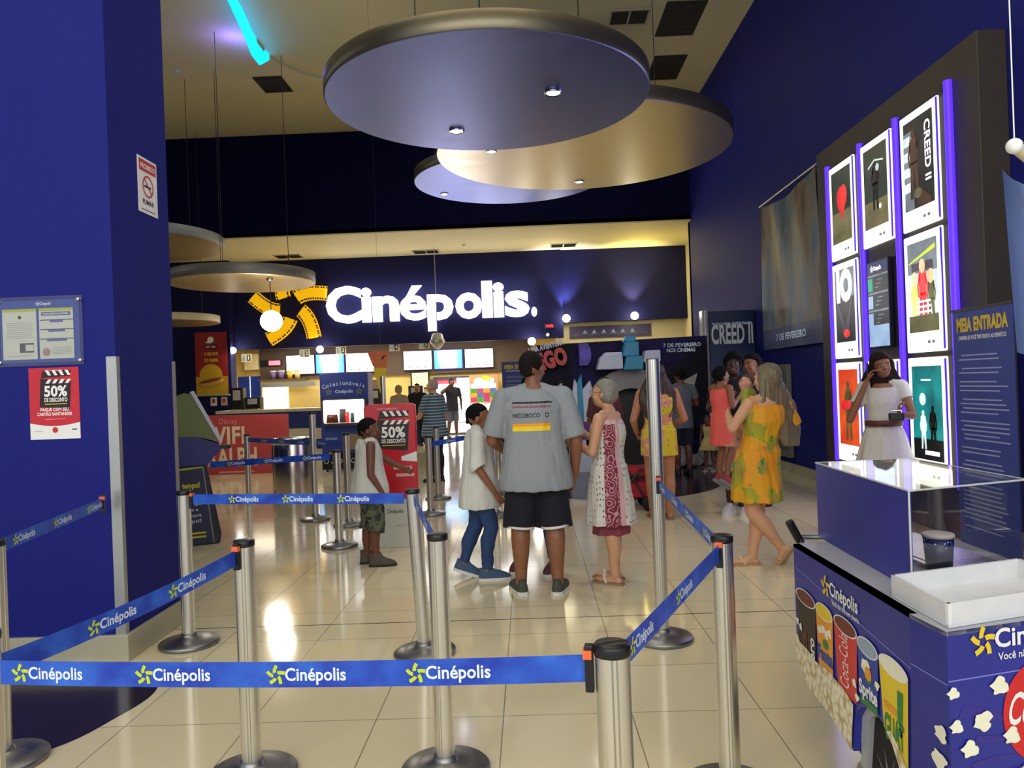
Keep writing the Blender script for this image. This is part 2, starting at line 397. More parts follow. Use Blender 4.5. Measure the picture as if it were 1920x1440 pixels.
# ------------------------------------------------------------------ hanging discs
def ceiling_disc(c, r, label, lamps=(), mat=DISC, th=.20, rim=DISCR, wires=((.6, .2), (-.5, .5), (.0, -.7)), top=HC, tilt=(0, 0), seed=0):
    t = thing('hanging_disc', label, 'hanging disc', c, 0, 'round metal discs hung from the ceiling'); t.rotation_euler = (R(tilt[0]), R(tilt[1]), 0)
    b = MB(); n = 96
    b.lathe([(0.01, 0), (r * .5, 0), (r - .012, 0), (r - .006, .004)], mat, n=n, cap=False, smooth=False); b.build('underside', t)
    b = MB(); b.lathe([(r - .006, .004), (r, .01), (r, th - .006), (r - .006, th), (.01, th)], rim, n=n, cap=False); b.build('rim', t)
    for (x, y) in wires:
        b = MB(); b.cyl((x * r, y * r, th), (x * r, y * r, top - c[2]), .006, BLACK, n=6); b.build('wire', t)
    for (x, y) in lamps:
        b = MB(); b.lathe([(.075, 0), (.085, -.01), (.075, -.022), (.062, -.014)], CHROME, Matrix.Translation((x - c[0], y - c[1], 0)), 24, cap=False); bz = b.build('downlight', t)
        b = MB(); b.lathe([(.001, -.012), (.062, -.012), (.06, -.006), (.001, -.006)], LEDW, Matrix.Translation((x - c[0], y - c[1], 0)), 24, cap=False); b.build('lens', bz)
        spot('disc_downlight', (x, y, c[2] - .04), (x, y, 0), 60, (1, .96, .9), 80, .6, .05)
    return t
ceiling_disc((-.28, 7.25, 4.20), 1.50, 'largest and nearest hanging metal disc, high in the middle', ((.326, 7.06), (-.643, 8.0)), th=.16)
ceiling_disc((.94, 11.54, 4.95), 2.17, 'second hanging metal disc, overlapped by the largest one, reaching furthest right', ((-.41, 11.25), (.996, 13.17)), wires=((.6, .5), (-.3, .8)), mat=DISC2)
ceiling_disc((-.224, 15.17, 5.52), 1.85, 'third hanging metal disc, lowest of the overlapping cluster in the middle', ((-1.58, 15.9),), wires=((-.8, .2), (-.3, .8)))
CRD = brushed('warm_disc_metal', (214, 190, 140), .30, (.6, 1, 1))
ceiling_disc((-7.7, 15.0, 4.5), 1.75, 'uppermost of the three hanging discs at the left pier', mat=CRD, rim=M('disc_rim_pale', (186, 190, 176), .5, .2), th=.2)
ceiling_disc((-5.25, 14.33, 3.6), 1.32, 'middle of the three left hanging discs, with a lit globe beneath', mat=CRD, rim=M('disc_rim_grey', (150, 148, 140), .45, .5))
ceiling_disc((-8.5, 18.4, 3.3), 1.1, 'lowest of the three hanging discs at the left pier', mat=CRD, rim=M('disc_rim_cream', (214, 204, 170), .5, .1), th=.17)
# globe bulb under the left disc
BULB = M('bright_bulb', (255, 250, 235), .3, emit=38, ecol=(255, 246, 226))
t = thing('pendant_globe', 'brilliant white globe lamp hanging in front of the yellow film star', 'lamp', (-4.497, 13.6, 3.6), 0)
MB().cyl((0, 0, 0), (0, 0, -.6), .008, BLACK, n=6).build('cord', t)
MB().lathe([(.02, 0), (.07, -.02), (.06, -.06), (.02, -.07)], CHROME).build('canopy', t)
MB().ell((0, 0, -.78), (.19, .19, .185), BULB, None, 24, 16).build('globe', t)
point('globe_light', (-4.497, 13.35, 2.5), 45, (1, .9, .7), .2)

# ------------------------------------------------------------------ illuminated sign
SIGNW = M('lit_sign_white', (255, 255, 255), .4, emit=2.2, ecol=(255, 253, 250))
SIGNY = M('lit_sign_yellow', (250, 190, 10), .4, emit=.62, ecol=(255, 190, 6), var=.1, scale=3)
SIGNE = M('sign_edge', (60, 55, 50), .5)
t = thing('cinema_sign', 'huge lit white sign Cinépolis with yellow film star on the dark fascia', 'sign', (0, 22.3, 0))
T = Matrix.Rotation(R(90), 4, 'X')
def letters(s, x0, x1, base, cap, y, mat, name, bold=.06, d=.12):
    vs, fs, a0, a1, b0, b1 = text_geo(s, bold, .05)
    k = cap / .70; kx = (x1 - x0) / (a1 - a0)
    m = MB(); m.add([(x0 + (v.x - a0) * kx, y - d * (v.z + .05) / .1, base + v.y * k) for v in vs], fs, mat); return m.build(name, t, normals=False)
HX = ['C', 'i', 'n', 'é', 'p', 'o', 'l', 'i', 's', '.']
X = [(-5.74, -4.50), (-4.50, -4.09), (-4.03, -3.02), (-3.0, -1.98), (-1.93, -.93), (-.86, .14), (.0, 0), (0, 0), (0, 0), (0, 0)]
pxs = [(611, 678), (678, 698), (699, 750), (750, 802), (802, 852), (855, 906), (905, 926), (926, 948), (948, 995), (997, 1009)]
for ch, (a, c_) in zip(HX, pxs):
    wx = lambda p: (p - 990) * 22.2 / 1450 + .065
    letters(ch, wx(a), wx(c_) - .02, 3.53, .98, -.02, SIGNW, 'letter', .025 if ch == 'é' else .035)
m = MB(); m.star(-6.77, 4.0, 1.10, SIGNY, T, .08, .10, rot=6, holes=SIGNE); m.build('film_star', t)
area('sign_glow', (-2.7, 22.0, 4.1), (90, 0, 0), 6, 1, 25, (1, 1, 1))

# ------------------------------------------------------------------ lamps at the back
def globe(x, y, z, label, r=.11, up=None, col=(1, .95, .85)):
    t = thing('wall_lamp', label, 'lamp', (x, y, z), 0, 'small round lamps along the back wall')
    MB().cyl((0, .0, 0), (0, .28, 0), .02, BLACK, n=8).build('arm', t)
    MB().ell((0, 0, 0), (r, r, r), BULB, None, 16, 10).build('bulb', t)
    if up: spot('wall_lamp_beam', (x, y + .02, z + .15), (x, y + up[0], z + 2), up[1], col, 75, .8, .06)
globe(1.163, 22.1, 3.364, 'round lamp on the blue back wall just right of the sign', up=(.25, 240), col=(.72, .74, 1))
globe(3.107, 22.1, 3.365, 'round lamp on the blue back wall nearest the right corner', up=(.25, 240), col=(.95, .85, .5))
globe(.15, 22.0, 2.742, 'round lamp under the right end of the sign fascia')
globe(-8.412, 22.0, 2.806, 'round lamp under the left end of the sign fascia', .09)
globe(-5.908, 22.0, 2.742, 'round lamp under the fascia, below the big letter C', .10)
point('soffit_glow', (3.2, 21.2, 4.6), 26, (1, .82, .15), .3)
point('soffit_glow', (.8, 21.2, 4.7), 13, (1, .9, .55), .3)
# red clock and the little round sensor on the fascia
RED = M('red_led', (255, 40, 70), .4, emit=3, ecol=(255, 30, 70))
t = thing('wall_clock', 'small red digital clock on the dark fascia right of the sign', 'clock', (.68, 22.29, 3.18))
MB().box((-.17, -.05, -.07), (.17, 0, .07), BLACK).build('case', t)
MB().text('16:02', 0, -.035, .07, RED, T, .052, .04).build('digits', t)
b = MB(); b.lathe([(.001, .03), (.05, .03), (.05, 0), (.001, 0)], WHITE, Matrix.Rotation(R(90), 4, 'X')); tag(b.build('fire_detector', loc=(.62, 22.3, 2.93)), 'tiny round white sensor on the fascia under the red clock', 'detector')
# ------------------------------------------------------------------ poster wall on the right
PANEL = M('poster_wall_brown', (62, 54, 48), .55)
TUBE = M('violet_led_tube', (60, 20, 255), .4, emit=1.5, ecol=(84, 44, 255))
BOXW = M('backlit_white', (255, 255, 240), .4, emit=1.12, ecol=(255, 255, 236))
SCR = M('dark_display_glass', (30, 30, 34), .12)
PX = 3.84
def wallT(y, z, x=PX): return frame((x, y, z), (0, -1, 0), (0, 0, 1))      # faces -X, u runs towards the camera
t = thing('poster_wall', 'tall dark brown poster wall unit with violet light tubes on the right wall', 'display wall', (3.97, 8.35, 0))
MB().box((-.12, -1.80, 0), (.13, 1.79, 4.37), PANEL).build('panel', t, bevel=.01)
MB().box((-.14, -1.30, .42), (-.121, 1.34, 4.08), M('poster_wall_inner', (38, 34, 32), .5)).build('backing', t)
for y in (9.70, 8.77, 7.93, 6.95):
    b = MB(); b.cyl((-.150, y - 8.35, .46), (-.150, y - 8.35, 4.10), .036, TUBE, n=12); b.build('light_tube', t)
    area('tube_glow', (3.72, y, 2.3), (0, 90, 0), 3.4, .05, 4, (.2, .1, 1))
area('poster_glow', (3.60, 8.35, 2.3), (0, 90, 0), 3.4, 2.2, 20, (1, 1, .93))
def PM(name, rgb, e=.55, rgb2=None, sc=3):
    g = NG(name); c = L(rgb); c2 = L(rgb2 or tuple(v * .5 for v in rgb)); m = g.mix(g.ramp(g.noise(sc, 4), [(.35, (0, 0, 0, 1)), (.65, (1, 1, 1, 1))]), c, c2)
    g.set(Base_Color=m, Roughness=.3, Emission_Color=m, Emission_Strength=e); return g.m
P = {k: PM('poster_' + k, *v) for k, v in dict(green=((50, 66, 50), .6, (26, 34, 30)), sand=((120, 112, 78), .7, (84, 80, 60)), red=((210, 20, 40), .9, (240, 70, 60)),
    dark=((26, 30, 34), .4, (46, 54, 58)), teal=((20, 140, 140), .9, (8, 74, 84)), orange=((226, 84, 34), .9, (190, 40, 26)), figure=((90, 64, 50), .5, (40, 30, 26)),
    pale=((214, 226, 224), 1.1, (150, 168, 176)), yellow=((235, 220, 110), 1.2, (210, 170, 60)), purple=((78, 66, 84), .6, (50, 40, 56)), skin=((250, 214, 170), 1.0, (230, 170, 120)),
    lime=((200, 240, 30), 1.3, (160, 220, 20)), white=((250, 246, 250), 1.6, (236, 226, 236)), grey=((130, 140, 150), .8, (90, 100, 110)), black=((14, 14, 16), .2, (22, 22, 24)), olive=((110, 110, 60), .6, (70, 66, 40))).items()}
def human2d(mb, T, x, y, h, mat, w, lean=0):
    "simple standing figure of a poster print"
    mb.disc(x + lean * h * .9, y + h * .92, h * .065, mat, T, w, 14)
    mb.flat([(x - .10 * h, y + .50 * h), (x - .05 * h, y + .48 * h), (x + .05 * h, y + .48 * h), (x + .10 * h, y + .5 * h), (x + .12 * h + lean * h, y + .82 * h), (x + .03 * h + lean * h, y + .87 * h), (x - .03 * h + lean * h, y + .87 * h), (x - .12 * h + lean * h, y + .82 * h)], mat, T, w)
    mb.flat([(x - .1 * h, y + .52 * h), (x - .12 * h, y), (x - .04 * h, y), (x, y + .44 * h), (x + .05 * h, y), (x + .13 * h, y), (x + .1 * h, y + .52 * h)], mat, T, w)
    for sg in (-1, 1): mb.flat([(x + sg * .10 * h + lean * h, y + .82 * h), (x + sg * .17 * h, y + .62 * h), (x + sg * .14 * h, y + .45 * h), (x + sg * .10 * h, y + .46 * h), (x + sg * .12 * h, y + .62 * h), (x + sg * .06 * h + lean * h, y + .76 * h)], mat, T, w)
random.seed(3)
def lightbox(yc, zt, zb, label, art, w=.70, doory=None):
    h = zt - zb
    t = thing('poster_lightbox', label, 'poster', (PX - .02, yc, zb), 0, 'backlit film posters on the brown wall unit')
    T = frame((0, 0, 0), (0, -1, 0), (0, 0, 1)); x = w / 2
    b = MB(); b.prism([(-x, 0), (x, 0), (x, h), (-x, h)], -.0, .03, BOXW, T); b.build('frame', t, bevel=.012)
    b = MB(); W = w * .39; b0 = h * .17; b1 = h * .93; b.rect(-W, b0, W, b1, P[art[0]], T, .032)
    art[1](b, T, W, b0, b1)
    for k in range(2): b.rect(W * .2 + k * .08, h * .07, W * .2 + k * .08 + .05, h * .095, P['grey'], T, .032)
    b.build('print', t)
    b = MB(); b.box((-.045, -x - .012, .02), (-.03, -x - .004, h - .02), CHROME); b.build('latch', t)
def a11(b, T, W, y0, y1):
    b.rect(-W, y0, W, y0 + (y1 - y0) * .42, P['sand'], T, .0335); b.rect(-W, y0, W, y0 + .12, P['olive'], T, .034)
    yy = y0 + (y1 - y0) * .6
    b.disc(-.02, yy, .10, P['red'], T, .0342, 18, .14); b.disc(.07, yy + .02, .10, P['red'], T, .0344, 18, .13); b.flat([(-.09, yy - .05), (.02, yy - .27), (.13, yy - .05)], P['red'], T, .0346)
def a12(b, T, W, y0, y1):
    b.rect(-W, y0, W, y0 + .28, P['sand'], T, .0335); human2d(b, T, .0, y0 + .18, .55, P['black'], .034); b.disc(.06, y1 - .24, .04, P['pale'], T, .0342)
    b.flat([(-.16, y1 - .22), (.0, y1 - .16), (.2, y1 - .2), (.2, y1 - .185), (0, y1 - .14), (-.16, y1 - .2)], P['pale'], T, .0344); b.disc(.1, y0 + .2, .03, P['pale'], T, .0344)
def a13(b, T, W, y0, y1):
    b.rect(-W, y0, -W * .35, y1 - .1, P['grey'], T, .0335)
    for k in range(4): b.rect(-W, y0 + .18 + k * .15, -W * .55, y0 + .27 + k * .15, P['pale'], T, .0338)
    human2d(b, T, -.08, y0 + .1, .68, P['figure'], .034); b.disc(-.02, y0 + .14, .07, P['sand'], T, .0344, 12, .05); b.flat([(0, y0 + .2), (.22, y0 + .05), (.22, y0 + .0), (-.05, y0 + .02)], P['figure'], T, .0343)
    b.text('CREED II', .13, y1 - .08, .10, P['white'], T, .0346, .02, .56, 'L', rot=-pi / 2)
def a21(b, T, W, y0, y1):
    b.rect(-W, y1 - .34, W, y1, P['grey'], T, .0335); b.text('IO', .0, y1 - .36, .33, P['white'], T, .034, .07, .44)
    b.flat([(-.22, y0 + .48), (-.18, y0 + .48), (.0, y0 + .18), (.18, y0 + .48), (.22, y0 + .48), (.08, y0 + .1), (-.08, y0 + .1)], P['purple'], T, .034); b.disc(.03, y0 + .1, .09, P['red'], T, .0342, 16, .05)
def a23(b, T, W, y0, y1):
    b.rect(-W, y1 - .3, W, y1, P['grey'], T, .0335); b.flat([(-.25, y1 - .2), (.24, y1 - .1), (.24, y1 - .06), (-.25, y1 - .19)], P['lime'], T, .0338); b.rect(-.2, y1 - .28, .2, y1 - .2, P['purple'], T, .0338)
    for (x, hh, c, s_) in ((-.15, .50, 'yellow', 'skin'), (.0, .62, 'red', 'skin'), (.15, .5, 'olive', 'skin')): human2d(b, T, x, y0 + .05, hh, P[c], .034 + (x == 0) * .0004); b.disc(x, y0 + .05 + hh * .93, .055, P[s_], T, .0346, 14, .07)
    b.rect(-W, y0, W, y0 + .16, P['olive'], T, .0348)
    for k in range(3): b.rect(-.14, y0 + .18 + k * .05, .14, y0 + .2 + k * .05, P['white'], T, .0348)
def a31(b, T, W, y0, y1):
    human2d(b, T, .0, y0 + .05, .72, P['olive'], .034); b.flat([(-.2, y0 + .40), (.2, y0 + .46), (.22, y0 + .54), (-.2, y0 + .52)], P['red'], T, .0344)
def a32(b, T, W, y0, y1): b.rect(-.1, y0 + .1, .1, y1 - .1, P['olive'], T, .034)
def a33(b, T, W, y0, y1):
    b.rect(-W, y0, W, y0 + .2, P['black'], T, .0335); human2d(b, T, .1, y0 + .08, .45, P['black'], .034); human2d(b, T, -.08, y0 + .1, .38, P['pale'], .034)
    b.disc(-.08, y0 + .58, .06, P['pale'], T, .0338); b.rect(-.1, y1 - .14, .08, y1 - .125, P['white'], T, .034); b.rect(-.06, y0 + .05, .2, y0 + .09, P['white'], T, .0346)
lightbox(9.25, 4.03, 2.90, 'backlit poster with a red shape on dark green, top left of the brown unit', ('green', a11))
lightbox(8.35, 4.03, 2.90, 'backlit dark green poster with a moonlit figure, top middle of the brown unit', ('green', a12))
lightbox(7.44, 4.03, 2.90, 'backlit poster reading CREED II sideways, top right of the brown unit', ('dark', a13))
lightbox(9.25, 2.85, 1.71, 'backlit dark poster with big white letters, middle row left', ('dark', a21))
lightbox(7.44, 2.85, 1.71, 'backlit bright poster of a laughing crowd with lime stripe, middle row right', ('pale', a23))
lightbox(9.25, 1.66, .48, 'backlit orange red poster with a figure, bottom left of the brown unit', ('orange', a31))
lightbox(8.35, 1.66, .48, 'backlit white poster behind the woman on the phone', ('pale', a32))
lightbox(7.44, 1.66, .48, 'backlit teal poster with dark silhouettes, bottom right of the brown unit', ('teal', a33))
t = thing('session_screen', 'tall narrow screen of film times between the middle row posters', 'screen', (PX - .021, 8.36, 1.80)); T = frame((0, 0, 0), (0, -1, 0), (0, 0, 1))
MB().prism([(-.25, 0), (.25, 0), (.25, .93), (-.25, .93)], 0, .04, BLACK, T).build('bezel', t)
b = MB(); SB = PM('screen_navy', (30, 34, 90), 1.0, (24, 28, 70)); SD = PM('screen_dark', (26, 30, 44), .7, (20, 24, 34)); SL = PM('screen_pale', (150, 180, 210), 1.0, (120, 150, 190)); SG = PM('screen_green', (0, 160, 120), 1, (0, 130, 100))
b.rect(-.235, .01, .235, .92, SD, T, .0405); b.rect(-.235, .80, .235, .92, SB, T, .041); b.rect(-.235, .01, .235, .24, SL, T, .041); b.logo(-.16, .83, .045, P['white'], P['white'], T, .0415)
for k in range(3):
    b.rect(-.235, .765 - k * .19, .235, .785 - k * .19, P['grey'], T, .041); b.rect(-.235, .61 - k * .19, -.12, .75 - k * .19, SG if k == 0 else SL, T, .041)
    for q in range(3): b.rect(-.07 + q * .03, .64 - k * .19 + q * .04, .02 + q * .05, .65 - k * .19 + q * .04, P['grey'], T, .041)
b.build('display', t)

# big sagging cloth banner and the framed case below it
def cloth_mat():
    g = NG('landscape_banner_print'); s = g.sep(); n = g.noise(1.6, 4, g.mapping(scale=(1, 1.6, .5)))
    c = g.ramp(n, [(.30, L((40, 52, 62))), (.44, L((70, 100, 130))), (.54, L((126, 116, 90))), (.64, L((96, 70, 50))), (.75, L((40, 50, 56)))])
    low = g.math('LESS_THAN', s[2], .33); c = g.mix(low, c, L((64, 76, 120)))
    g.set(Base_Color=c, Roughness=.45); return g.m
t = thing('wall_banner', 'large creased landscape banner hanging on the right wall beyond the posters', 'banner', (4.03, 11.8, 1.96))
b = MB(); nx, nz = 40, 40; vs = []; fs = []
for j in range(nz + 1):
    for i in range(nx + 1):
        u = i / nx; v = j / nz; sag = .05 * sin(u * pi) * 0
        fold = .018 * sin(u * 16 + 3 * v) * (v ** .6) + .02 * sin((u - .5) * 9 * (1.2 - v)) + .012 * noise.noise((u * 6, v * 2, 0))
        vs.append((-.03 - fold, 1.27 - 2.54 * u, 2.40 * v - .12 * sin(u * pi) * (v ** 3)))
for j in range(nz):
    for i in range(nx): a = j * (nx + 1) + i; fs.append((a, a + 1, a + nx + 2, a + nx + 1))
CLM = cloth_mat(); b.add(vs, fs, CLM, None, True); T = frame((-.085, 0, 0), (0, -1, 0), (0, 0, 1)); b.text('7 DE FEVEREIRO', .15, .12, .10, P['grey'], T, .0, .03, 1.3); b.build('cloth', t)
MB().cyl((-.03, 1.30, 2.41), (-.03, -1.30, 2.41), .018, ALU, n=10).build('rod', t)
t = thing('poster_case', 'grey framed poster case low on the right wall behind the yellow dress', 'poster case', (4.06, 12.52, .24))
T = frame((0, 0, 0), (0, -1, 0), (0, 0, 1)); MB().prism([(-.42, 0), (.42, 0), (.42, 1.46), (-.42, 1.46)], -.035, .04, M('case_grey', (120, 118, 104), .5), T).build('frame', t, bevel=.01)
MB().rect(-.33, .1, .33, 1.36, M('case_print', (96, 104, 92), .3, var=.5, scale=3), T, .042).build('print', t)

# ------------------------------------------------------------------ CREED II cardboard stand
CRB = NG('creed_blue_print'); s_ = CRB.sep()[2]
CRB.set(Base_Color=CRB.ramp(CRB.math('MULTIPLY', s_, .37), [(.0, L((16, 20, 30))), (.45, L((96, 130, 160))), (.62, L((40, 66, 110))), (.8, L((18, 32, 70))), (1, L((20, 34, 76)))]), Roughness=.35)
t = thing('cardboard_stand', 'tall blue CREED II cardboard display against the right wall', 'display stand', (3.66, 14.05, 0))
MB().box((-.38, -.14, 0), (.42, .14, 2.72), CRB.m).build('board', t)
b = MB(); b.bbox((-.50, -.16, 0), (-.385, .16, 2.74), .05, M('plastic_film', (170, 170, 168), .18, var=.5, scale=5)); b.build('side_pillar', t)
T = FR((0, -.142, 0)); b = MB(); b.text('CREED II', .02, 2.14, .33, M('title_print', (220, 224, 226), .4), T, 0, .03, .74); b.text('MICHAEL B. JORDAN   SYLVESTER STALLONE', .02, 2.47, .04, P['grey'], T, 0, .02, .70)
b.build('title', t)

# ------------------------------------------------------------------ the brick film stand (black wall with stars, arch of white and turquoise bricks)
STAR = NG('night_sky_print'); n1 = STAR.noise(1.1, 3)
STAR.set(Base_Color=STAR.mix(STAR.ramp(STAR.voronoi(7), [(.03, (1, 1, 1, 1)), (.06, (0, 0, 0, 1))]), STAR.ramp(n1, [(.45, L((6, 5, 12))), (.62, L((34, 22, 84))), (.75, L((14, 12, 40)))]), L((150, 140, 200))), Roughness=.5); STAR.p.inputs['Specular IOR Level'].default_value = .15
LW = M('brick_white', (214, 220, 235), .35); LT = M('brick_turquoise', (40, 150, 190), .35); LR = M('brick_red', (206, 50, 44), .4); LP = M('brick_violet', (70, 46, 160), .4); LG = M('brick_grey', (90, 92, 96), .5)
t = thing('film_stand', 'black starry cardboard photo stand with an arch of white and turquoise bricks', 'display stand', (1.68, 13.75, 0))
b = MB(); pts = [(-1.52, 0), (-1.52, 2.22), (1.50, 2.28), (1.50, 0), (.62, 0)] + [(.12 + .66 * cos(R(a)), .55 + .85 * sin(R(a))) for a in range(0, 181, 15)] + [(-.5, 0)]
b.prism(pts, -.04, .04, STAR.m, FR((0, 0, 0))); b.build('backdrop', t)
MB().box((-.6, .35, 0), (.9, .39, 1.75), BLACK).build('inner_panel', t)
b = MB(); ar = [(.12 + 1.02 * cos(R(a)), .50 + 1.25 * sin(R(a))) for a in range(-10, 191, 10)]; ai = [(.12 + .68 * cos(R(a)), .50 + .90 * sin(R(a))) for a in range(190, -11, -10)]
b.prism(ar + ai, .05, .16, M('arch_grey', (168, 162, 158), .6), FR((0, 0, 0))); b.build('arch', t)
b = MB()
for (x0, z0, x1, z1, d0, d1, m) in ((-.49, 1.74, -.05, 1.96, .16, .55, LW), (-.40, 1.96, -.05, 2.03, .16, .5, LW), (-.05, 1.72, .29, 1.95, .16, .60, LT), (-.05, 1.95, .24, 2.20, .16, .5, LT), (-.02, 2.20, .20, 2.31, .16, .4, LT), (.29, 1.84, .60, 2.04, .16, .5, LW)):
    b.prism([(x0, z0), (x0 + .06, z1), (x1, z1), (x1, z0)], d0, d1, m, FR((0, 0, 0)))
b.build('brick_crest', t, bevel=.015)
b = MB()
for (pts, m, d) in (([(-.90, .9), (-.70, 1.6), (-.62, 1.5), (-.62, .6), (-.72, .5)], LW, .4), ([(-.62, .5), (-.62, 1.55), (-.50, 1.68), (-.46, .4)], LT, .45), ([(-.46, .25), (-.50, 1.40), (-.28, 1.56), (-.22, 1.4), (-.28, .3)], LW, .5), ([(-.22, .3), (-.26, 1.35), (-.14, 1.2), (-.14, .3)], BLACK, .4)):
    b.prism([(-1.0 + (x + .9) * .62, z) for x, z in pts[::-1]], .16, d, m, FR((0, 0, 0)))
b.build('brick_column', t, bevel=.012)
MB().box((-1.0, -.5, 0), (-.2, -.05, .55), LW).box((-1.0, -.52, .56), (-.3, -.06, .86), M('magenta_box', (120, 30, 120), .5)).build('plinth', t)
b = MB(); T = FR((0, -.12, 0)) @ Matrix.Rotation(R(13), 4, 'Z')
vs, fs, a0, a1, b0, b1 = text_geo('LEGO', .06, .10); k = .27
b.add([(-1.18 + (v.x - a0) * .66 / (a1 - a0), 2.12 + v.y * k / .7 - .06, v.z * 1.4 + .14) for v in vs], fs, LR, T)
b.add([(-1.18 + (v.x - a0) * .66 / (a1 - a0) + .01, 2.11 + v.y * k / .7 - .06, v.z * 1.4 + .02) for v in vs], fs, LG, T)
b.text('UMA AVENTURA', -.82, 2.38, .09, LW, T, .28, .04, .62)
b.build('title', t, normals=False)
b = MB(); b.prism([(-.78, 1.82), (-.62, 1.82), (-.56, 1.92), (-.56, 2.12), (-.62, 2.22), (-.78, 2.22)], .05, .26, LP, FR((0, 0, 0))); b.disc(-.66, 2.02, .10, M('brick_violet_light', (92, 70, 200), .4), FR((0, 0, 0)), .265); b.build('violet_block', t, bevel=.01)
b = MB(); T = FR((0, -.042, 0)); b.text('7 DE FEVEREIRO', 1.06, 2.10, .065, P['grey'], T, 0, .02, .66); b.text('NOS CINEMAS', 1.04, 2.01, .065, P['grey'], T, 0, .02, .50)
for (x, z, r) in ((-.85, 1.35, .10), (-1.1, 1.5, .05), (1.1, 1.3, .07), (-.65, 1.98, .05), (.95, 1.35, .12)):
    b.flat([(x + (r if k % 2 else r * .4) * cos(R(36 * k)), z + (r if k % 2 else r * .4) * sin(R(36 * k))) for k in range(10)], M('star_print', (210, 200, 240), .4), T, 0)
b.build('date_print', t)
b = MB(); b.prism([(.86, 1.40), (1.30, 1.62), (1.14, 1.05), (.80, 1.10)][::-1], .05, .1, M('arch_grey', (168, 162, 158)), FR((0, 0, 0))); b.build('grey_wing', t)
b = MB()
random.seed(5)
for k in range(9): x = .62 + .1 * k; b.ell((x, -.25 - .06 * (k % 2), .12 + .12 * (k % 3 == 1)), (.11, .09, .11), M('display_base_white', (190, 188, 190), .6))
b.build('pebble_base', t)
# purple strip sign on the cream wall behind
t = thing('strip_sign', 'long purple sign with small pale icons on the cream back wall', 'sign', (2.48, 22.86, 3.0))
MB().box((-1.2, 0, -.18), (1.2, .04, .18), M('purple_sign', (74, 66, 96), .5)).build('panel', t)
b = MB(); T = FR((0, -.002, 0))
for k in range(6): b.flat([(-.75 + k * .28 - .07, -.04), (-.75 + k * .28 + .07, -.04), (-.75 + k * .28, .07)], P['grey'], T, 0)
b.rect(-1.1, -.075, 1.1, -.07, P['grey'], T, 0); b.build('icons', t)
# ------------------------------------------------------------------ queue posts and belts
BELT = NG('printed_blue_belt'); BELT.set(Base_Color=BELT.mix(BELT.ramp(BELT.noise(9, 5), [(.35, (0, 0, 0, 1)), (.7, (1, 1, 1, 1))]), L((22, 56, 172)), L((48, 108, 216))), Roughness=.4); BELT = BELT.m
BSTAR = M('belt_star_lime', (196, 214, 30), .45); BTXT = M('belt_text_white', (225, 235, 245), .45)
ORANGE = M('orange_tag', (240, 110, 60), .5); CAPM = M('post_cap_black', (20, 18, 20), .35, bump=.05); CAPT = M('cap_emboss', (66, 62, 66), .3)
BASEM = brushed('post_base_steel', (150, 150, 150), .3, (14, 14, 2))
def post(x, y, label, h=.96, cap=True, lean=(0, 0), g='retractable belt posts of the queue', ang=0, r=.040, rb=.18, tagc=True):
    t = thing('queue_post', label, 'barrier post', (x, y, 0), ang, g); t.rotation_euler = (R(lean[0]), R(lean[1]), R(ang))
    b = MB(); b.lathe([(.001, 0), (rb - .004, 0), (rb, .006), (rb, .020), (rb - .008, .028), (rb * .6, .040), (.055, .052), (.047, .060), (.044, .075), (.001, .075)], BASEM, n=40); b.build('base', t)
    n = 112; prof = []
    for k in range(n):
        a = 2 * pi * (k + 2.5) / n; rr = r * (.90 if k % 28 in (17, 22) else (.985 if 17 < k % 28 < 22 else 1)); prof.append((rr * cos(a), rr * sin(a)))
    b = MB(); b.rings([[(p[0], p[1], z) for p in prof] for z in (.05, h - (.022 if cap else 0))], STEEL, smooth=False); b.build('tube', t, normals=True)
    if cap:
        b = MB(); b.lathe([(.001, h - .026), (r * 1.02, h - .026), (r * 1.05, h - .02), (r * 1.05, h - .004), (r * .98, h), (r * .2, h - .001), (.001, h - .001)], CAPM, n=32)
        for k in (-1, 1): b.box((-.03, k * .014 - .003, h - .001), (.03, k * .014 + .003, h + .0006), CAPT)
        b.build('cap', t)
    else:
        b = MB(); b.lathe([(.001, h), (r * .96, h), (r * .96, h + .004), (.001, h + .006)], CAPM, n=32); b.build('cap', t)
    return t
BELTS = []
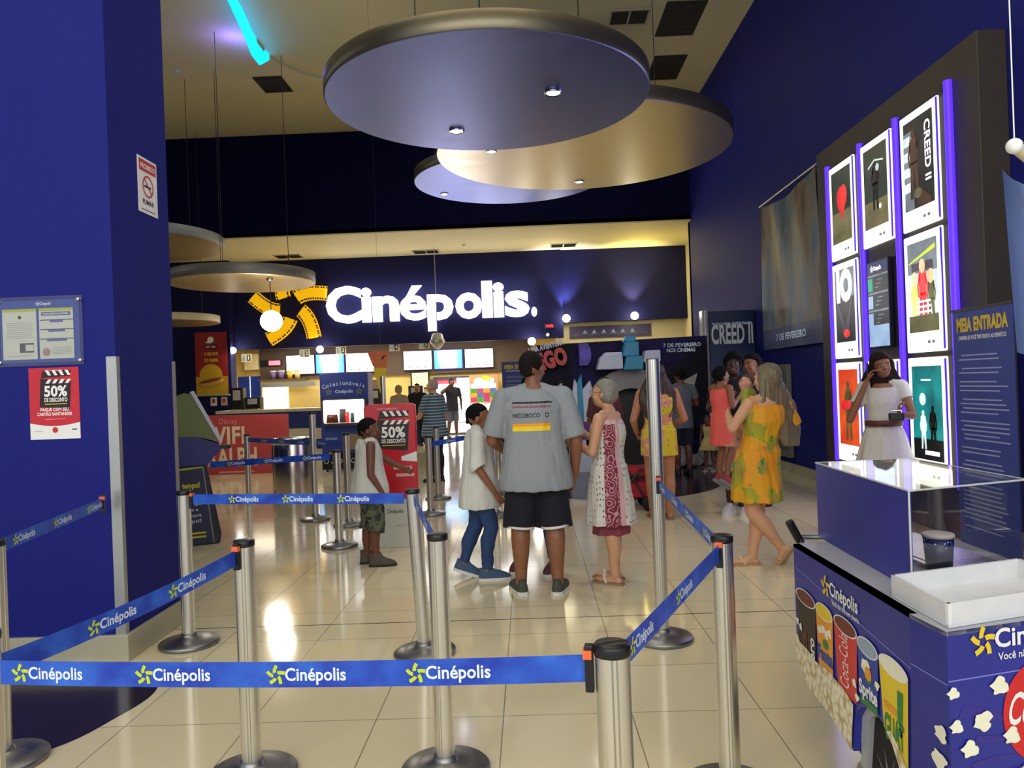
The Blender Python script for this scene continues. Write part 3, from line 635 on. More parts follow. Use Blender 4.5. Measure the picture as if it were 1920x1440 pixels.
def belt(a, b, label, sag=.0, hw=.025, logos=None, step=.36, w=.062, mirror=False, start=.10, end_h=(.905, .905), r=.05, cas=('b',), names=True):
    "ribbon from post a to post b with its plug and cassette"
    A = Vector((a[0], a[1], end_h[0])); B = Vector((b[0], b[1], end_h[1])); d = (B - A); d2 = Vector((d.x, d.y, 0)); Lh = d2.length; d2.normalize(); nrm = Vector((-d2.y, d2.x, 0))
    if nrm.y > 0: side = -1
    else: side = 1
    t = thing('queue_belt', label, 'barrier belt', ((A.x + B.x) / 2, (A.y + B.y) / 2, 0), 0, 'printed blue queue belts')
    c = Vector(((A.x + B.x) / 2, (A.y + B.y) / 2, 0))
    def at(s, v, off=0):
        u = s / Lh; p = A.lerp(B, u); p.z -= sag * 4 * u * (1 - u); p = p - c; p.z += v; return p + nrm * side * off
    m = MB(); n = max(8, int(Lh / .08)); s0 = r; s1 = Lh - r; vs = []; fs = []
    for i in range(n + 1):
        s = s0 + (s1 - s0) * i / n
        for (v, o) in ((-w / 2, .0006), (w / 2, .0006), (w / 2, -.0006), (-w / 2, -.0006)): vs.append(at(s, v, o))
    for i in range(n):
        for k in range(4): fs.append((4 * i + k, 4 * i + (k + 1) % 4, 4 * i + 4 + (k + 1) % 4, 4 * i + 4 + k))
    m.add(vs, fs, BELT)
    # printing on both faces
    for sd in ((1, -1) if names else ()):
        s = s0 + start
        while s < s1 - .20:
            tm = MB(); tm.logo(0, -.014, .030, BSTAR, BTXT, None, 0, .155)
            ctr = .10; q = sd * side
            # readable from the side it is on: u direction chosen by the normal
            fl = 1 if (nrm * side * sd).cross(Vector((0, 0, 1))).dot(d2) < 0 else -1
            out = []
            for v in tm.v:
                ss = s + ctr + fl * (v.x - ctr); out.append(at(ss, v.y, sd * .0016))
            b0 = len(m.v); m.v += out
            for f, mi, sm in zip(tm.f, tm.mi, tm.sm): m.f.append(tuple(b0 + k for k in f)); m.mi.append(m._m(tm.mats[mi])); m.sm.append(False)
            s += step
    m.build('ribbon', t, normals=False)
    for e in cas:
        e0, dd = (B, -d2) if e == 'b' else (A, d2)
        F = Matrix((dd, nrm, Vector((0, 0, 1)))).transposed().to_4x4(); F.translation = e0 - c
        k = MB(); k.box((.0425, -.012, -.055), (.062, .012, .050), BLACK, F); kk = k.build('buckle', t, bevel=.002)
        k = MB(); k.box((.046, -.0135, .020), (.066, .0135, .040), ORANGE, F); k.build('release_tab', kk)
    return t
PP = dict(S1=(.167, 1.744), S2=(-1.172, 3.106), S3=(-.387, 3.107), S4=(.699, 2.894), S5=(-2.321, 3.285), S6=(-2.172, 4.784), S7=(-.657, 4.494), S8=(.744, 4.61), S9=(-1.925, 7.634), S9b=(-2.105, 8.819),
          S10=(-4.116, 11.167), S11=(-2.614, 9.26), S12=(-1.298, 10.69), S13=(-1.236, 9.37), S14=(-.434, 9.10), S15=(-.405, 10.735), NL=(-1.44, 1.98), S7t=(-.693, 4.494))
post(*PP['S1'], 'nearest belt post, black capped, at the bottom middle right', ang=20)
post(*PP['S2'], 'belt post before the left pier, holding the belt that rises from lower left', ang=30)
post(*PP['S3'], 'belt post in the middle foreground, just right of the leaning post', ang=0)
post(*PP['S4'], 'belt post between the open belts and the popcorn cart', ang=15)
post(*PP['S5'], 'belt post cut by the left edge, standing on the dark floor inlay', ang=0)
post(*PP['S6'], 'belt post beside the corner of the left pier', ang=0)
post(*PP['S7'], 'slightly leaning belt post with a belt to the pier side, middle foreground', lean=(0, -2.3), ang=0)
post(*PP['S8'], 'tall bare steel post standing in front of the woman in the yellow playsuit', h=1.665, cap=False)
post(*PP['S9'], 'belt post left of the boy in the sleeveless top')
post(*PP['S9b'], 'belt post just behind the one beside the boy, below the collectibles cabinet', h=1.06)
post(*PP['S10'], 'belt post in front of the red film board')
post(*PP['S11'], 'taller belt post right of the steel bin', h=1.3)
post(*PP['S12'], 'belt post at the feet of the man in the striped shirt', h=1.0)
post(*PP['S13'], 'belt post just right of the red promotion totem')
post(*PP['S14'], 'belt post behind the boy in white, nearer one')
post(*PP['S15'], 'belt post behind the boy in white, further one')
post(*PP['NL'], 'belt post just outside the left edge where two belts meet', ang=0)
B_ = lambda a, b, *r, **k: belt(PP[a], PP[b], *r, **k)
B_('NL', 'S1', 'long blue belt across the whole foreground, lettered Cinépolis', end_h=(.853, .905), start=.04, step=.352, sag=.012)
B_('NL', 'S2', 'blue belt rising from the lower left corner to the post before the pier', end_h=(.853, .905), start=.30, step=.36, sag=.02)
belt(PP['S5'], (-2.50, 4.49), 'blue belt clipped to the left pier wall, seen from behind', end_h=(.925, .945), start=.1, step=.4, r=.056)
B_('S6', 'S7t', 'blue belt stretched across behind, from the pier side to the leaning post', r=.056, start=.26, step=.36, cas=('a',))
B_('S7t', 'S3', 'short steep belt between the two middle posts', start=.2, step=.5)
B_('S1', 'S4', 'blue belt from the nearest post to the post by the cart', start=.08, step=.45)
B_('S4', 'S8', 'blue belt from the post by the cart back to the tall bare post', start=.1, step=.42, end_h=(.905, .93), r=.042)
belt((-3.35, 7.9), PP['S9'], 'distant belt passing before the steel bin to the boy', start=.2, step=.42, end_h=(.83, .90))
B_('S10', 'S9b', 'distant belt passing above the steel bin', start=.5, step=.6, end_h=(.88, .93))
B_('S13', 'S15', 'distant belt between the totem and the boy in white', start=.3, step=.6, end_h=(.85, .90))

# ------------------------------------------------------------------ popcorn cart
CB = NG('cart_blue_print'); s_ = CB.sep()
CB.set(Base_Color=CB.mix(CB.ramp(CB.noise(1.4, 2), [(.4, (0, 0, 0, 1)), (.7, (1, 1, 1, 1))]), L((32, 38, 132)), L((46, 52, 160))), Roughness=.35); CB = CB.m
CB2 = M('cart_swirl', (52, 40, 140), .3); CTOP = M('cart_top_grey', (170, 170, 176), .4)
POP = NG('popcorn_print'); v = POP.voronoi(34); POP.set(Base_Color=POP.ramp(POP.math('ADD', v, POP.math('MULTIPLY', POP.noise(60, 2), .3)), [(.25, L((250, 246, 226))), (.6, L((238, 228, 192))), (.9, L((196, 174, 124)))]), Roughness=.5); POP = POP.m
W1 = M('print_white', (245, 245, 240), .4); Y1 = M('print_yellow', (238, 206, 40), .4); R1 = M('print_red', (214, 36, 40), .35); K1 = M('print_black', (40, 18, 20), .4); O1 = M('print_orange', (240, 160, 30), .4); G1 = M('print_green', (30, 130, 60), .4); Bl1 = M('print_blue', (30, 60, 160), .4); BR1 = M('print_brown', (110, 40, 24), .4); PK1 = M('popcorn_cream', (250, 244, 214), .6, var=.12, scale=40)
t = thing('popcorn_cart', 'blue printed popcorn cart with drinks, popcorn and wheels in the lower right corner', 'cart', (1.08, 2.1, 0))
X0, Y0 = 1.08, 2.1
plan = [(-.012, 1.11), (-.012, .14), (.005, -.025), (.64, .16), (.64, 1.20)]
b = MB()
# side panel with its wheel arch, built as an upright sheet with thickness
side = [(0, .85), (0, .40), (.07, .35), (.143, .311), (.25, .305), (.355, .297), (.45, .275), (.537, .25), (.56, .376), (.60, .425), (.66, .455), (.717, .46), (.77, .452), (.81, .44), (.85, .41), (.886, .366), (.91, .30), (.97, .25), (.97, .85)]
Ts = Matrix.Translation((0, 1.11, 0)) @ frame((0, 0, 0), (0, -1, 0), (0, 0, 1))
b.prism(side[::-1], -.012, .012, CB, Ts); pnl = b.build('side_panel', t)
MB().prism([(.535, .20), (.56, .376), (.60, .425), (.66, .455), (.717, .46), (.77, .452), (.81, .44), (.81, .43), (.70, .445), (.62, .40), (.58, .20)][::-1], -.09, -.0125, M('fender_grey', (176, 178, 184), .4), Ts).build('wheel_fender', t)
b = MB()
b.add([(-.012, .14, .22), (.005, -.025, .18), (.005, -.025, .85), (-.012, .14, .85)], [(0, 1, 2, 3)], CB)
b.add([(.005, -.025, .18), (.64, .16, .18), (.64, .16, .85), (.005, -.025, .85)], [(0, 1, 2, 3)], CB)
F2 = frame((.005, -.025, 0), (.635, .185, 0), (0, 0, 1)); F3 = frame((-.012, .14, 0), (.017, -.165, 0), (0, 0, 1))
for k in range(11):
    a0 = R(10 + k * 17); A = []; Bq = []
    for j in range(9):
        t_ = j / 8; rr = .10 + .62 * t_; aa = a0 + .9 * t_; hw = .03 + .07 * t_
        A.append((.32 + cos(aa - hw) * rr, .46 + sin(aa - hw) * rr)); Bq.append((.32 + cos(aa + hw) * rr, .46 + sin(aa + hw) * rr))
    for j in range(8):
        q = [A[j], A[j + 1], Bq[j + 1], Bq[j]]
        if all(0.003 < p[0] < .65 and .19 < p[1] < .715 for p in q): b.flat(q, CB2, F2, .001)
b.rect(0, .716, .65, .72, M('fold_line_pale', (120, 128, 206), .4), F2, .0012); b.rect(0, .706, .165, .71, MATS['fold_line_pale'], F3, .0012)
b.disc(.32, .60, .145, R1, F2, .0025, 48); b.text('Coca-Cola', .185, .575, .085, W1, F2, .0035, .015, .30, 'L', slant=.25)
b.logo(.085, .79, .05, Y1, W1, F2, .003, .30); b.text('Você não vive sem', .165, .755, .02, W1, F2, .003, .01, None, 'L')
random.seed(11)
def popcorn_print(b, F, x, y, s_, w=.0042):
    "one printed kernel: a lumpy cream outline"
    n = 22; ph = random.uniform(0, 6); b.flat([(x + s_ * (1 + .22 * sin(4 * 2 * pi * k / n + ph) + .12 * sin(7 * 2 * pi * k / n)) * cos(2 * pi * k / n), y + .85 * s_ * (1 + .22 * sin(3 * 2 * pi * k / n + ph)) * sin(2 * pi * k / n)) for k in range(n)], PK1, F, w)
for (x, y, s_) in ((.012, .685, .018), (.018, .595, .020), (.105, .60, .030), (.06, .53, .026), (.165, .685, .028), (.20, .545, .026), (.35, .42, .03), (.50, .66, .03), (.28, .44, .03)): popcorn_print(b, F2, x, y, s_)
popcorn_print(b, F3, .13, .565, .026); popcorn_print(b, F3, .12, .49, .03)
bk = [(.05, .19), (.62, .19), (.62, .32)] + [(.62 - .55 * k / 14, .40 + .07 * sin(pi * k / 14) + .010 * (k % 2)) for k in range(15)]
b.flat(bk, POP, F2, .0048)
b.build('front_panel', t, normals=False)
b = MB(); b.prism(plan, .838, .85, CTOP); b.build('top', t)
b = MB(); T = frame((0, 1.11, 0), (0, -1, 0), (0, 0, 1)); w_ = .016
b.logo(.315, .745, .048, Y1, W1, T, w_, .24); b.text('Você não vive sem cinema', .40, .715, .018, W1, T, w_, .01, .23, 'L')
def cup(x0, x1, y, h, body, top, tw=.78):
    x = (x0 + x1) / 2; w = x1 - x0
    b.flat([(x - w * tw / 2, y), (x + w * tw / 2, y), (x + w * .5, y + h), (x - w * .5, y + h)], body, T, w_ + .0004)
    b.disc(x, y + h, w * .5, W1, T, w_ + .0008, 24, .030); b.disc(x, y + h, w * .46, top, T, w_ + .0012, 24, .026)
cup(.025, .24, .40, .262, K1, BR1); cup(.24, .405, .40, .262, O1, Y1); cup(.61, .765, .458, .197, Bl1, M('print_ice', (150, 170, 190), .3)); cup(.415, .612, .43, .24, R1, BR1); b.flat([(.79, .447), (.81, .442), (.85, .412), (.886, .368), (.90, .33), (.935, .33), (.957, .655), (.77, .655)], Y1, T, w_ + .0004); b.disc(.8635, .655, .0935, W1, T, w_ + .0008, 24, .030); b.disc(.8635, .655, .086, PK1, T, w_ + .0012, 24, .026)
b.text('Zero', .215, .46, .055, W1, T, w_ + .002, .03, .13, rot=pi / 2); b.text('Coca', .135, .44, .05, M('print_dark_red', (130, 26, 28), .4), T, w_ + .002, .03, .17, rot=pi / 2)
for q in range(4): popcorn_print(b, T, .28 + q * .03, .585 + .012 * (q % 2), .018, w_ + .0014)
b.disc(.33, .545, .028, G1, T, w_ + .0018, 10, .018); b.text('Fanta', .323, .478, .05, Bl1, T, w_ + .002, .05, .14); popcorn_print(b, T, .375, .44, .02, w_ + .0014)
b.text('Coca-Cola', .535, .455, .075, M('print_pink', (240, 200, 200), .4), T, w_ + .002, .01, .19, 'L', rot=pi / 2)
popcorn_print(b, T, .67, .59, .03, w_ + .0014); b.disc(.69, .570, .025, O1, T, w_ + .0018, 16); b.flat([(.655, .562), (.69, .537), (.73, .562), (.69, .549)], G1, T, w_ + .002); b.text('Sprite', .685, .49, .045, W1, T, w_ + .002, .04, .135); b.rect(.625, .460, .75, .482, G1, T, w_ + .0014)
b.text('GUAT', .86, .425, .075, G1, T, w_ + .002, .04, .125); b.flat([(.885, .50), (.915, .50), (.925, .60), (.89, .60)], G1, T, w_ + .002); b.disc(.90, .475, .014, G1, T, w_ + .002, 10); b.rect(.80, .515, .88, .535, O1, T, w_ + .0018)
def lump(pts_): return [(x, z + .006 * sin(k * 2.1)) for k, (x, z) in enumerate(pts_)]
tp = [(.0, .475), (.03, .482), (.06, .47), (.10, .462), (.15, .456), (.20, .45), (.26, .448), (.32, .452), (.38, .455), (.43, .448), (.48, .44), (.53, .438), (.565, .42)]
b.flat([(0, .40), (.07, .35), (.143, .311), (.25, .305), (.355, .297), (.45, .275), (.537, .25), (.558, .376)] + lump(tp)[::-1], POP, T, w_ + .0024)
b.flat([(.81, .442), (.85, .412), (.886, .368), (.91, .30), (.97, .25), (.97, .36), (.95, .37), (.92, .40), (.88, .43), (.84, .455)], POP, T, w_ + .0024)
for (x, y) in ((.035, .545), (.07, .53), (.58, .50), (.60, .46), (.755, .56)): popcorn_print(b, T, x, y, .016, w_ + .0026)
b.flat([(.0, .757), (.97, .69), (.97, .694), (0, .761)], MATS['fold_line_pale'], T, w_ - .003)
d_ = b.build('printed_drinks', pnl, normals=False)
def wheel(x, y, r, w, axis_side=1):
    b = MB(); T = Matrix.Translation((x, y, r)) @ Matrix.Rotation(R(90), 4, 'Y')
    b.lathe([(r * .72, -w / 2), (r * .95, -w / 2), (r, -w * .3), (r, w * .3), (r * .95, w / 2), (r * .72, w / 2)], M('tyre_rubber', (24, 22, 24), .7), T, 36); tt = b.build('wheel', t)
    b = MB(); b.lathe([(.001, -w * .62), (r * .2, -w * .6), (r * .25, -w * .4), (r * .70, -w * .25), (r * .73, -w * .4), (r * .73, w * .4), (.001, w * .4)], M('wheel_hub_white', (214, 216, 216), .35), T, 36); b.build('hub', tt)
    for k in range(10):
        a = 2 * pi * k / 10; q = MB(); q.cyl((-w * .42, r * .25 * cos(a), r * .25 * sin(a)), (-w * .36, r * .68 * cos(a), r * .68 * sin(a)), .006, ALU, n=6)
        q.build('spoke', tt, loc=(x, y, r))
wheel(.055, .395, .215, .05); wheel(.58, .55, .215, .05); wheel(.22, .99, .10, .04)
MB().box((.10, .18, .24), (.60, 1.05, .30), M('cart_chassis', (150, 152, 156), .5)).build('chassis', t)
b = MB(); b.tube([(.10, 1.12, .80), (.08, 1.24, .82), (.06, 1.28, .84), (.035, 1.26, .90)], .011, CHROME, 10); b.tube([(.6, 1.12, .80), (.6, 1.26, .83), (.3, 1.29, .83), (.06, 1.28, .84)], .011, CHROME); hb = b.build('handlebar', t)
b = MB(); b.tube([(.064, 1.26, .832), (.02, 1.25, .915)], .018, BLACK, 12); b.ell((.07, 1.25, .81), (.02, .02, .03), BLACK); b.tube([(.07, 1.23, .80), (.035, 1.22, .80), (.03, 1.21, .775)], .005, BLACK); b.build('brake_grip', hb)
# acrylic showcase on the cart
GL = glass('acrylic_clear', (248, 248, 246)); ED = M('acrylic_edge', (196, 200, 196), .25)
c = [(1.19, 2.47), (1.66, 2.63), (1.63, 3.37), (1.215, 3.33)]
t = thing('acrylic_showcase', 'clear acrylic box with one blue side, standing on the popcorn cart', 'display box', (1.42, 2.9, .851))
q = [(x - 1.42, y - 2.9) for x, y in c]; zt = .312
def sheet(p0, p1, z0, z1, mat, name, th=.006):
    d = Vector((p1[0] - p0[0], p1[1] - p0[1], 0)).normalized(); n_ = Vector((-d.y, d.x, 0)) * th
    a = Vector((*p0, 0)); e = Vector((*p1, 0)); MB().prism([tuple(a)[:2], tuple(e)[:2], tuple(e + n_)[:2], tuple(a + n_)[:2]], z0, z1, mat).build(name, t)
sheet(q[3], q[0], 0, zt, CB, 'blue_panel'); sheet(q[0], q[1], 0, zt, GL, 'front_sheet', .004); sheet(q[1], q[2], 0, zt, GL, 'right_sheet', .004); sheet(q[2], q[3], 0, zt, GL, 'back_sheet', .004)
MB().prism(q, zt, zt + .005, GL).build('lid', t)
b = MB()
for i in range(4):
    a = q[i]; e = q[(i + 1) % 4]; b.tube([(a[0], a[1], zt + .003), (e[0], e[1], zt + .003)], .0035, ED, 6)
    if i in (0, 1): b.tube([(a[0], a[1], 0.002), (a[0], a[1], zt)], .0035, ED, 6)
b.build('edge_strips', t)
# things inside the showcase
MET = brushed('metal_tray', (206, 204, 190), .18, (3, 30, 3))
b = MB(); b.bbox((-.13, -.32, .0), (.13, .32, .012), .03, MET); b.bbox((-.105, -.295, .0125), (.105, .295, .0145), .03, MET); tag(b.build('steel_tray', loc=(1.49, 2.96, .852), rot=(0, 0, R(4))), 'shiny steel tray lying inside the acrylic box', 'tray')
t = thing('popcorn_tub', 'dark blue tub with small stars and a cream lid, inside the acrylic box', 'tub', (1.375, 2.66, .8665))
TUBM = NG('starry_tub_print'); zz = TUBM.sep()[2]; st = TUBM.math('MULTIPLY', TUBM.math('LESS_THAN', TUBM.voronoi(75), .22), TUBM.math('GREATER_THAN', zz, .07)); TUBM.set(Base_Color=TUBM.mix(st, TUBM.ramp(zz, [(0, L((20, 24, 50))), (.1, L((28, 34, 92)))]), L((200, 210, 230))), Roughness=.3)
MB().lathe([(.001, 0), (.040, 0), (.048, .110), (.001, .110)], TUBM.m).build('cup', t)
MB().lathe([(.001, .1105), (.050, .1105), (.051, .121), (.047, .124), (.001, .124)], M('tub_lid_cream', (214, 204, 196), .5)).build('lid', t)
t = thing('popcorn_bucket', 'pale bucket heaped with popcorn behind the dark tub in the acrylic box', 'bucket', (1.315, 2.86, .852))
MB().lathe([(.001, 0), (.038, 0), (.058, .125), (.060, .13), (.053, .13), (.001, .115)], M('bucket_lilac', (196, 186, 208), .4, var=.25, scale=25)).build('cup', t)
b = MB(); random.seed(4)
for k in range(70):
    a = random.uniform(0, 2 * pi); rr = .052 * math.sqrt(random.random()); h = .130 + .03 * (1 - (rr / .055) ** 2); b.ell((rr * cos(a), rr * sin(a), h), (random.uniform(.007, .011),) * 3, M('popcorn_yellow', (238, 222, 140), .6), None, 7, 5)
o = b.build('popcorn', t); o['kind'] = 'stuff'
# white open tray on the cart's front
t = thing('white_tray', 'deep white open tray resting on the front of the popcorn cart', 'tray', (1.10, 2.10, .8515))
q = [(.0, .315), (.005, .0), (.50, .165), (.49, .475)]; WT = M('white_melamine', (226, 226, 226), .3)
b = MB(); b.prism(q, 0, .008, WT); b.build('bottom', t)
for i in range(4):
    p0, p1 = q[i], q[(i + 1) % 4]; d = Vector((p1[0] - p0[0], p1[1] - p0[1], 0)).normalized(); n_ = Vector((-d.y, d.x, 0)) * .010
    a = Vector((*p0, 0)); e = Vector((*p1, 0)); MB().prism([tuple(a)[:2], tuple(e)[:2], tuple(e + n_)[:2], tuple(a + n_)[:2]], .0082, .066, WT).build('wall', t)
b = MB(); b.prism([(.03, .05), (.45, .185), (.43, .26), (.03, .13)], .009, .014, WT); b.build('inner_ledge', t)
# hanging rolled clear banner at the right edge
t = thing('clear_banner', 'clear plastic banner with a white roll, hanging at the right edge', 'banner', (1.445, 2.33, 1.565))
b = MB(); b.cyl((-.055, -.13, .60), (.20, .02, .50), .017, M('roll_cream', (226, 214, 170), .5), n=20); b.ell((-.058, -.132, .60), (.022, .022, .022), W1); b.build('roll', t)
b = MB(); vs = []; fs = []
for j in range(12):
    for i in range(10): u = i / 9; v = j / 11; vs.append((.0 + .27 * u + .024 * v, .02 + .15 * u + .012 * sin(u * 9), .575 - .10 * u - .55 * v * (1 - .1 * u)))
for j in range(11):
    for i in range(9): a = j * 10 + i; fs.append((a, a + 1, a + 11, a + 10))
b.add(vs, fs, M('banner_plastic', (92, 108, 150), .15, spec=.7), None, True); b.build('sheet', t)
MB().tube([(-.05, -.12, .60), (-.05, -.12, 1.6)], .002, W1, 5).tube([(.18, .0, .52), (.2, .0, 1.6)], .002, W1, 5).build('cord', t)

# half-price notice banner standing along the right wall
def entry_banner(x0, y0, x1, y1, h, label, dark=1.0):
    t = thing('rollup_banner', label, 'banner', ((x0 + x1) / 2, (y0 + y1) / 2, 0)); c = Vector(((x0 + x1) / 2, (y0 + y1) / 2, 0))
    F = frame(Vector((x0, y0, 0)) - c, (x1 - x0, y1 - y0, 0), (0, 0, 1)); W = math.hypot(x1 - x0, y1 - y0)
    b = MB(); b.prism([(0, .06), (W, .06), (W, h), (0, h)], -.004, .004, M('entry_banner_blue', (46, 66, 150), .5, var=.15, scale=3), F)
    b.text('MEIA ENTRADA', W / 2, h - .16, .10, M('entry_yellow', (222, 190, 30), .5), F, .005, .05, W * .86)
    m2 = M('entry_text', (150, 164, 210), .5); b.text('CONFIRA SE VOCÊ TEM DIREITO AO BENEFÍCIO', W / 2, h - .23, .03, W1, F, .005, .02, W * .8)
    random.seed(8); z = h - .36
    while z > .25:
        if random.random() < .82:
            a = W * .09 if random.random() < .6 else W * .14; e = W * random.uniform(.72, .92); b.rect(a, z, e, z + .011, m2, F, .005)
        z -= .035
    b.build('sheet', t)
    MB().prism([(-.02, 0), (W + .02, 0), (W + .02, .075), (-.02, .075)], -.06, .06, ALU, F).build('base', t, bevel=.01)
    MB().prism([(-.01, h), (W + .01, h), (W + .01, h + .02), (-.01, h + .02)], -.01, .01, BLACK, F).build('top_rail', t)
    return t
entry_banner(3.5, 6.41, 3.5, 5.63, 2.0, 'tall blue MEIA ENTRADA roll-up banner against the right wall, beside the cart')
entry_banner(-.66, 19.9, .25, 19.9, 2.1, 'distant blue MEIA ENTRADA banner behind the man in the grey shirt')
# ------------------------------------------------------------------ things on the left pier
t = thing('no_smoking_sign', 'small white and red no-smoking sign high on the side of the left pier', 'sign', (-2.434, 4.995, 2.92)); T = frame((0, 0, 0), (0, 1, 0), (0, 0, 1))
MB().prism([(-.125, -.18), (.125, -.18), (.125, .18), (-.125, .18)], 0, .004, W1, T).build('plate', t)
b = MB(); b.rect(-.11, .09, .11, .165, M('sign_red', (206, 60, 60), .4), T, .005); b.text('PROIBIDO', 0, .11, .03, W1, T, .006, .03, .19)
n = 28; ro, ri = .072, .06
for k in range(n):
    a, e = 2 * pi * k / n, 2 * pi * (k + 1) / n; b.flat([(ri * cos(a), ri * sin(a)), (ro * cos(a), ro * sin(a)), (ro * cos(e), ro * sin(e)), (ri * cos(e), ri * sin(e))], M('sign_red', (206, 60, 60)), T, .0055)
b.rect(-.05, -.01, .04, .004, K1, T, .0052); b.flat([(-.048, .04), (-.04, .048), (.048, -.04), (.04, -.048)], M('sign_red', (206, 60, 60)), T, .006); b.text('FUMAR', 0, -.12, .03, K1, T, .005, .03, .15); b.rect(-.09, -.16, .09, -.155, K1, T, .005)
b.build('print', t)
t = thing('notice_board', 'clear acrylic notice board with two white sheets on the blue pier', 'notice board', (-2.875, 4.53, 1.965)); T = FR((0, 0, 0))
b = MB(); b.prism([(-.24, -.185), (.235, -.185), (.235, .185), (-.24, .185)], .004, .006, M('board_blue', (40, 66, 170), .4), T); b.logo(-.02, .155, .016, W1, W1, T, .007); b.build('backing', t)
def paper(x0, name):
    b = MB(); b.prism([(x0, -.165), (x0 + .205, -.165), (x0 + .205, .135), (x0, .135)], .0075, .009, M('paper_white', (222, 224, 214), .6), T); b.rect(x0, .118, x0 + .205, .135, M('paper_lime', (190, 200, 40), .5), T, .0095); return b
b = paper(-.225, ''); b.disc(-.12, .085, .010, K1, T, .0095); gl = M('print_grey_line', (170, 172, 168), .6)
for k in range(9): b.rect(-.20, .05 - k * .011, -.20 + (.15 if k % 4 else .16), .053 - k * .011, gl, T, .0095)
b.rect(-.125, -.125, -.04, -.068, M('print_dark_photo', (70, 70, 74), .5, var=.5, scale=40), T, .0095); b.rect(-.09, -.115, -.042, -.078, M('paper_white', (222, 224, 214)), T, .01); b.rect(-.20, -.145, -.04, -.142, gl, T, .0095); b.build('sheet', t)
b = paper(-.005, ''); pb = M('print_periwinkle', (90, 104, 176), .5); b.rect(.01, .09, .185, .112, pb, T, .0098); b.text('INFORMAÇÕES', .097, .096, .010, W1, T, .0104, .02, .15)
for k, z in enumerate((.062, .006, -.05)): b.rect(.0, z, .20, z + .005, M('print_navy_rule', (50, 56, 100), .5), T, .0098); b.rect(.06 - .01 * k, z - .012, .14 + .01 * k, z + .002, pb, T, .01)
b.disc(.035, -.125, .024, M('print_rose', (176, 140, 140), .5), T, .0098)
for k in range(5): b.rect(.07, -.10 - k * .01, .185, -.097 - k * .01, gl, T, .0098)
b.build('sheet', t)
MB().prism([(-.26, -.205), (.26, -.205), (.26, .205), (-.26, .205)], .014, .018, GL, T).build('acrylic_cover', t)
for (x, z) in ((-.24, -.18), (.24, -.18), (-.24, .18), (.24, .18)):
    b = MB(); b.lathe([(.001, 0), (.012, 0), (.012, .024), (.009, .028), (.001, .028)], CHROME, T @ Matrix.Translation((x, z, 0))); b.build('standoff', t)
def clapper(b, T, cx, cz, s_, w, lines=True):
    "50 per cent offer print: red sheet with a clapper board"
    b.flat([(cx - .33 * s_, cz - .30 * s_), (cx + .27 * s_, cz - .36 * s_), (cx + .31 * s_, cz + .20 * s_), (cx - .30 * s_, cz + .26 * s_)], K1, T, w)
    b.flat([(cx - .29 * s_, cz + .27 * s_), (cx + .30 * s_, cz + .30 * s_), (cx + .31 * s_, cz + .42 * s_), (cx - .25 * s_, cz + .42 * s_)], K1, T, w)
    for k in range(4):
        x = cx - .18 * s_ + k * .13 * s_
        b.flat([(x - .02 * s_, cz + .42 * s_), (x + .045 * s_, cz + .42 * s_), (x + .10 * s_, cz + .32 * s_), (x + .04 * s_, cz + .32 * s_)], W1, T, w + .0006)
        b.flat([(x - .02 * s_, cz + .16 * s_), (x + .05 * s_, cz + .16 * s_), (x + .11 * s_, cz + .24 * s_), (x + .04 * s_, cz + .24 * s_)], W1, T, w + .0006)
    b.text('50%', cx - .0 * s_, cz - .09 * s_, .20 * s_, W1, T, w + .001, .035, .46 * s_); b.text('DE DESCONTO', cx, cz - .20 * s_, .075 * s_, W1, T, w + .001, .03, .46 * s_)
    b.rect(cx - .22 * s_, cz - .255 * s_, cx + .22 * s_, cz - .24 * s_, Y1, T, w + .001)
RP = M('offer_poster_red', (206, 32, 46), .25, spec=.6)
t = thing('offer_poster', 'red half-price poster with a clapper board taped on the blue pier', 'poster', (-2.808, 4.53, 1.535)); T = FR((0, 0, 0))
MB().prism([(-.150, -.212), (.150, -.212), (.150, .212), (-.150, .212)], 0, .003, RP, T).build('sheet', t)
b = MB(); b.flat([(-.15, -.212), (.15, -.212), (.15, -.115)] + [(.15 - .30 * k / 8, -.115 - .02 * sin(pi * k / 8)) for k in range(9)], W1, T, .004); clapper(b, T, 0.01, .07, .30, .004)
b.text('PAGUE COM SEU', 0, -.045, .018, W1, T, .0042, .03, .17); b.text('CARTÃO SANTANDER', 0, -.072, .018, W1, T, .0042, .03, .21); b.text('OFERTA IMPERDÍVEL', 0, .19, .010, M('pale_pink', (240, 180, 180), .4), T, .0042, .01, .11); b.rect(-.06, -.095, .06, -.092, M('pale_pink', (240, 180, 180)), T, .0042)
b.disc(0, -.158, .017, R1, T, .005); b.rect(-.125, -.165, -.08, -.162, gl, T, .005); b.rect(.10, -.16, .13, -.154, K1, T, .005); b.build('print', t)

# ------------------------------------------------------------------ free-standing things on the left
# self service kiosk seen from the side
t = thing('ticket_kiosk', 'dark blue self-service ticket kiosk with a sloping screen beside the pier', 'kiosk', (-3.56, 8.15, 0), 25); KB = M('kiosk_blue', (44, 44, 120), .4); KD = M('kiosk_dark', (24, 22, 44), .4)
T = FR((0, 0, 0))
b = MB(); b.prism([(-.30, 0), (.20, 0), (.22, .10), (.10, .82), (-.30, .82)], -.25, .25, KD, T); b.build('body', t, bevel=.01)
b = MB(); b.prism([(-.30, .82), (.10, .82), (.24, .98), (.22, 1.04), (.02, 1.12), (-.30, 1.14)], -.25, .25, KB, T); b.build('shelf', t, bevel=.01)
b = MB(); b.prism([(-.30, 1.14), (.02, 1.12), (.235, 1.06), (.245, 1.09), (-.02, 1.56), (-.09, 1.58), (-.30, 1.5)], -.24, .24, M('kiosk_green', (110, 120, 60), .4), T); b.build('screen_housing', t)
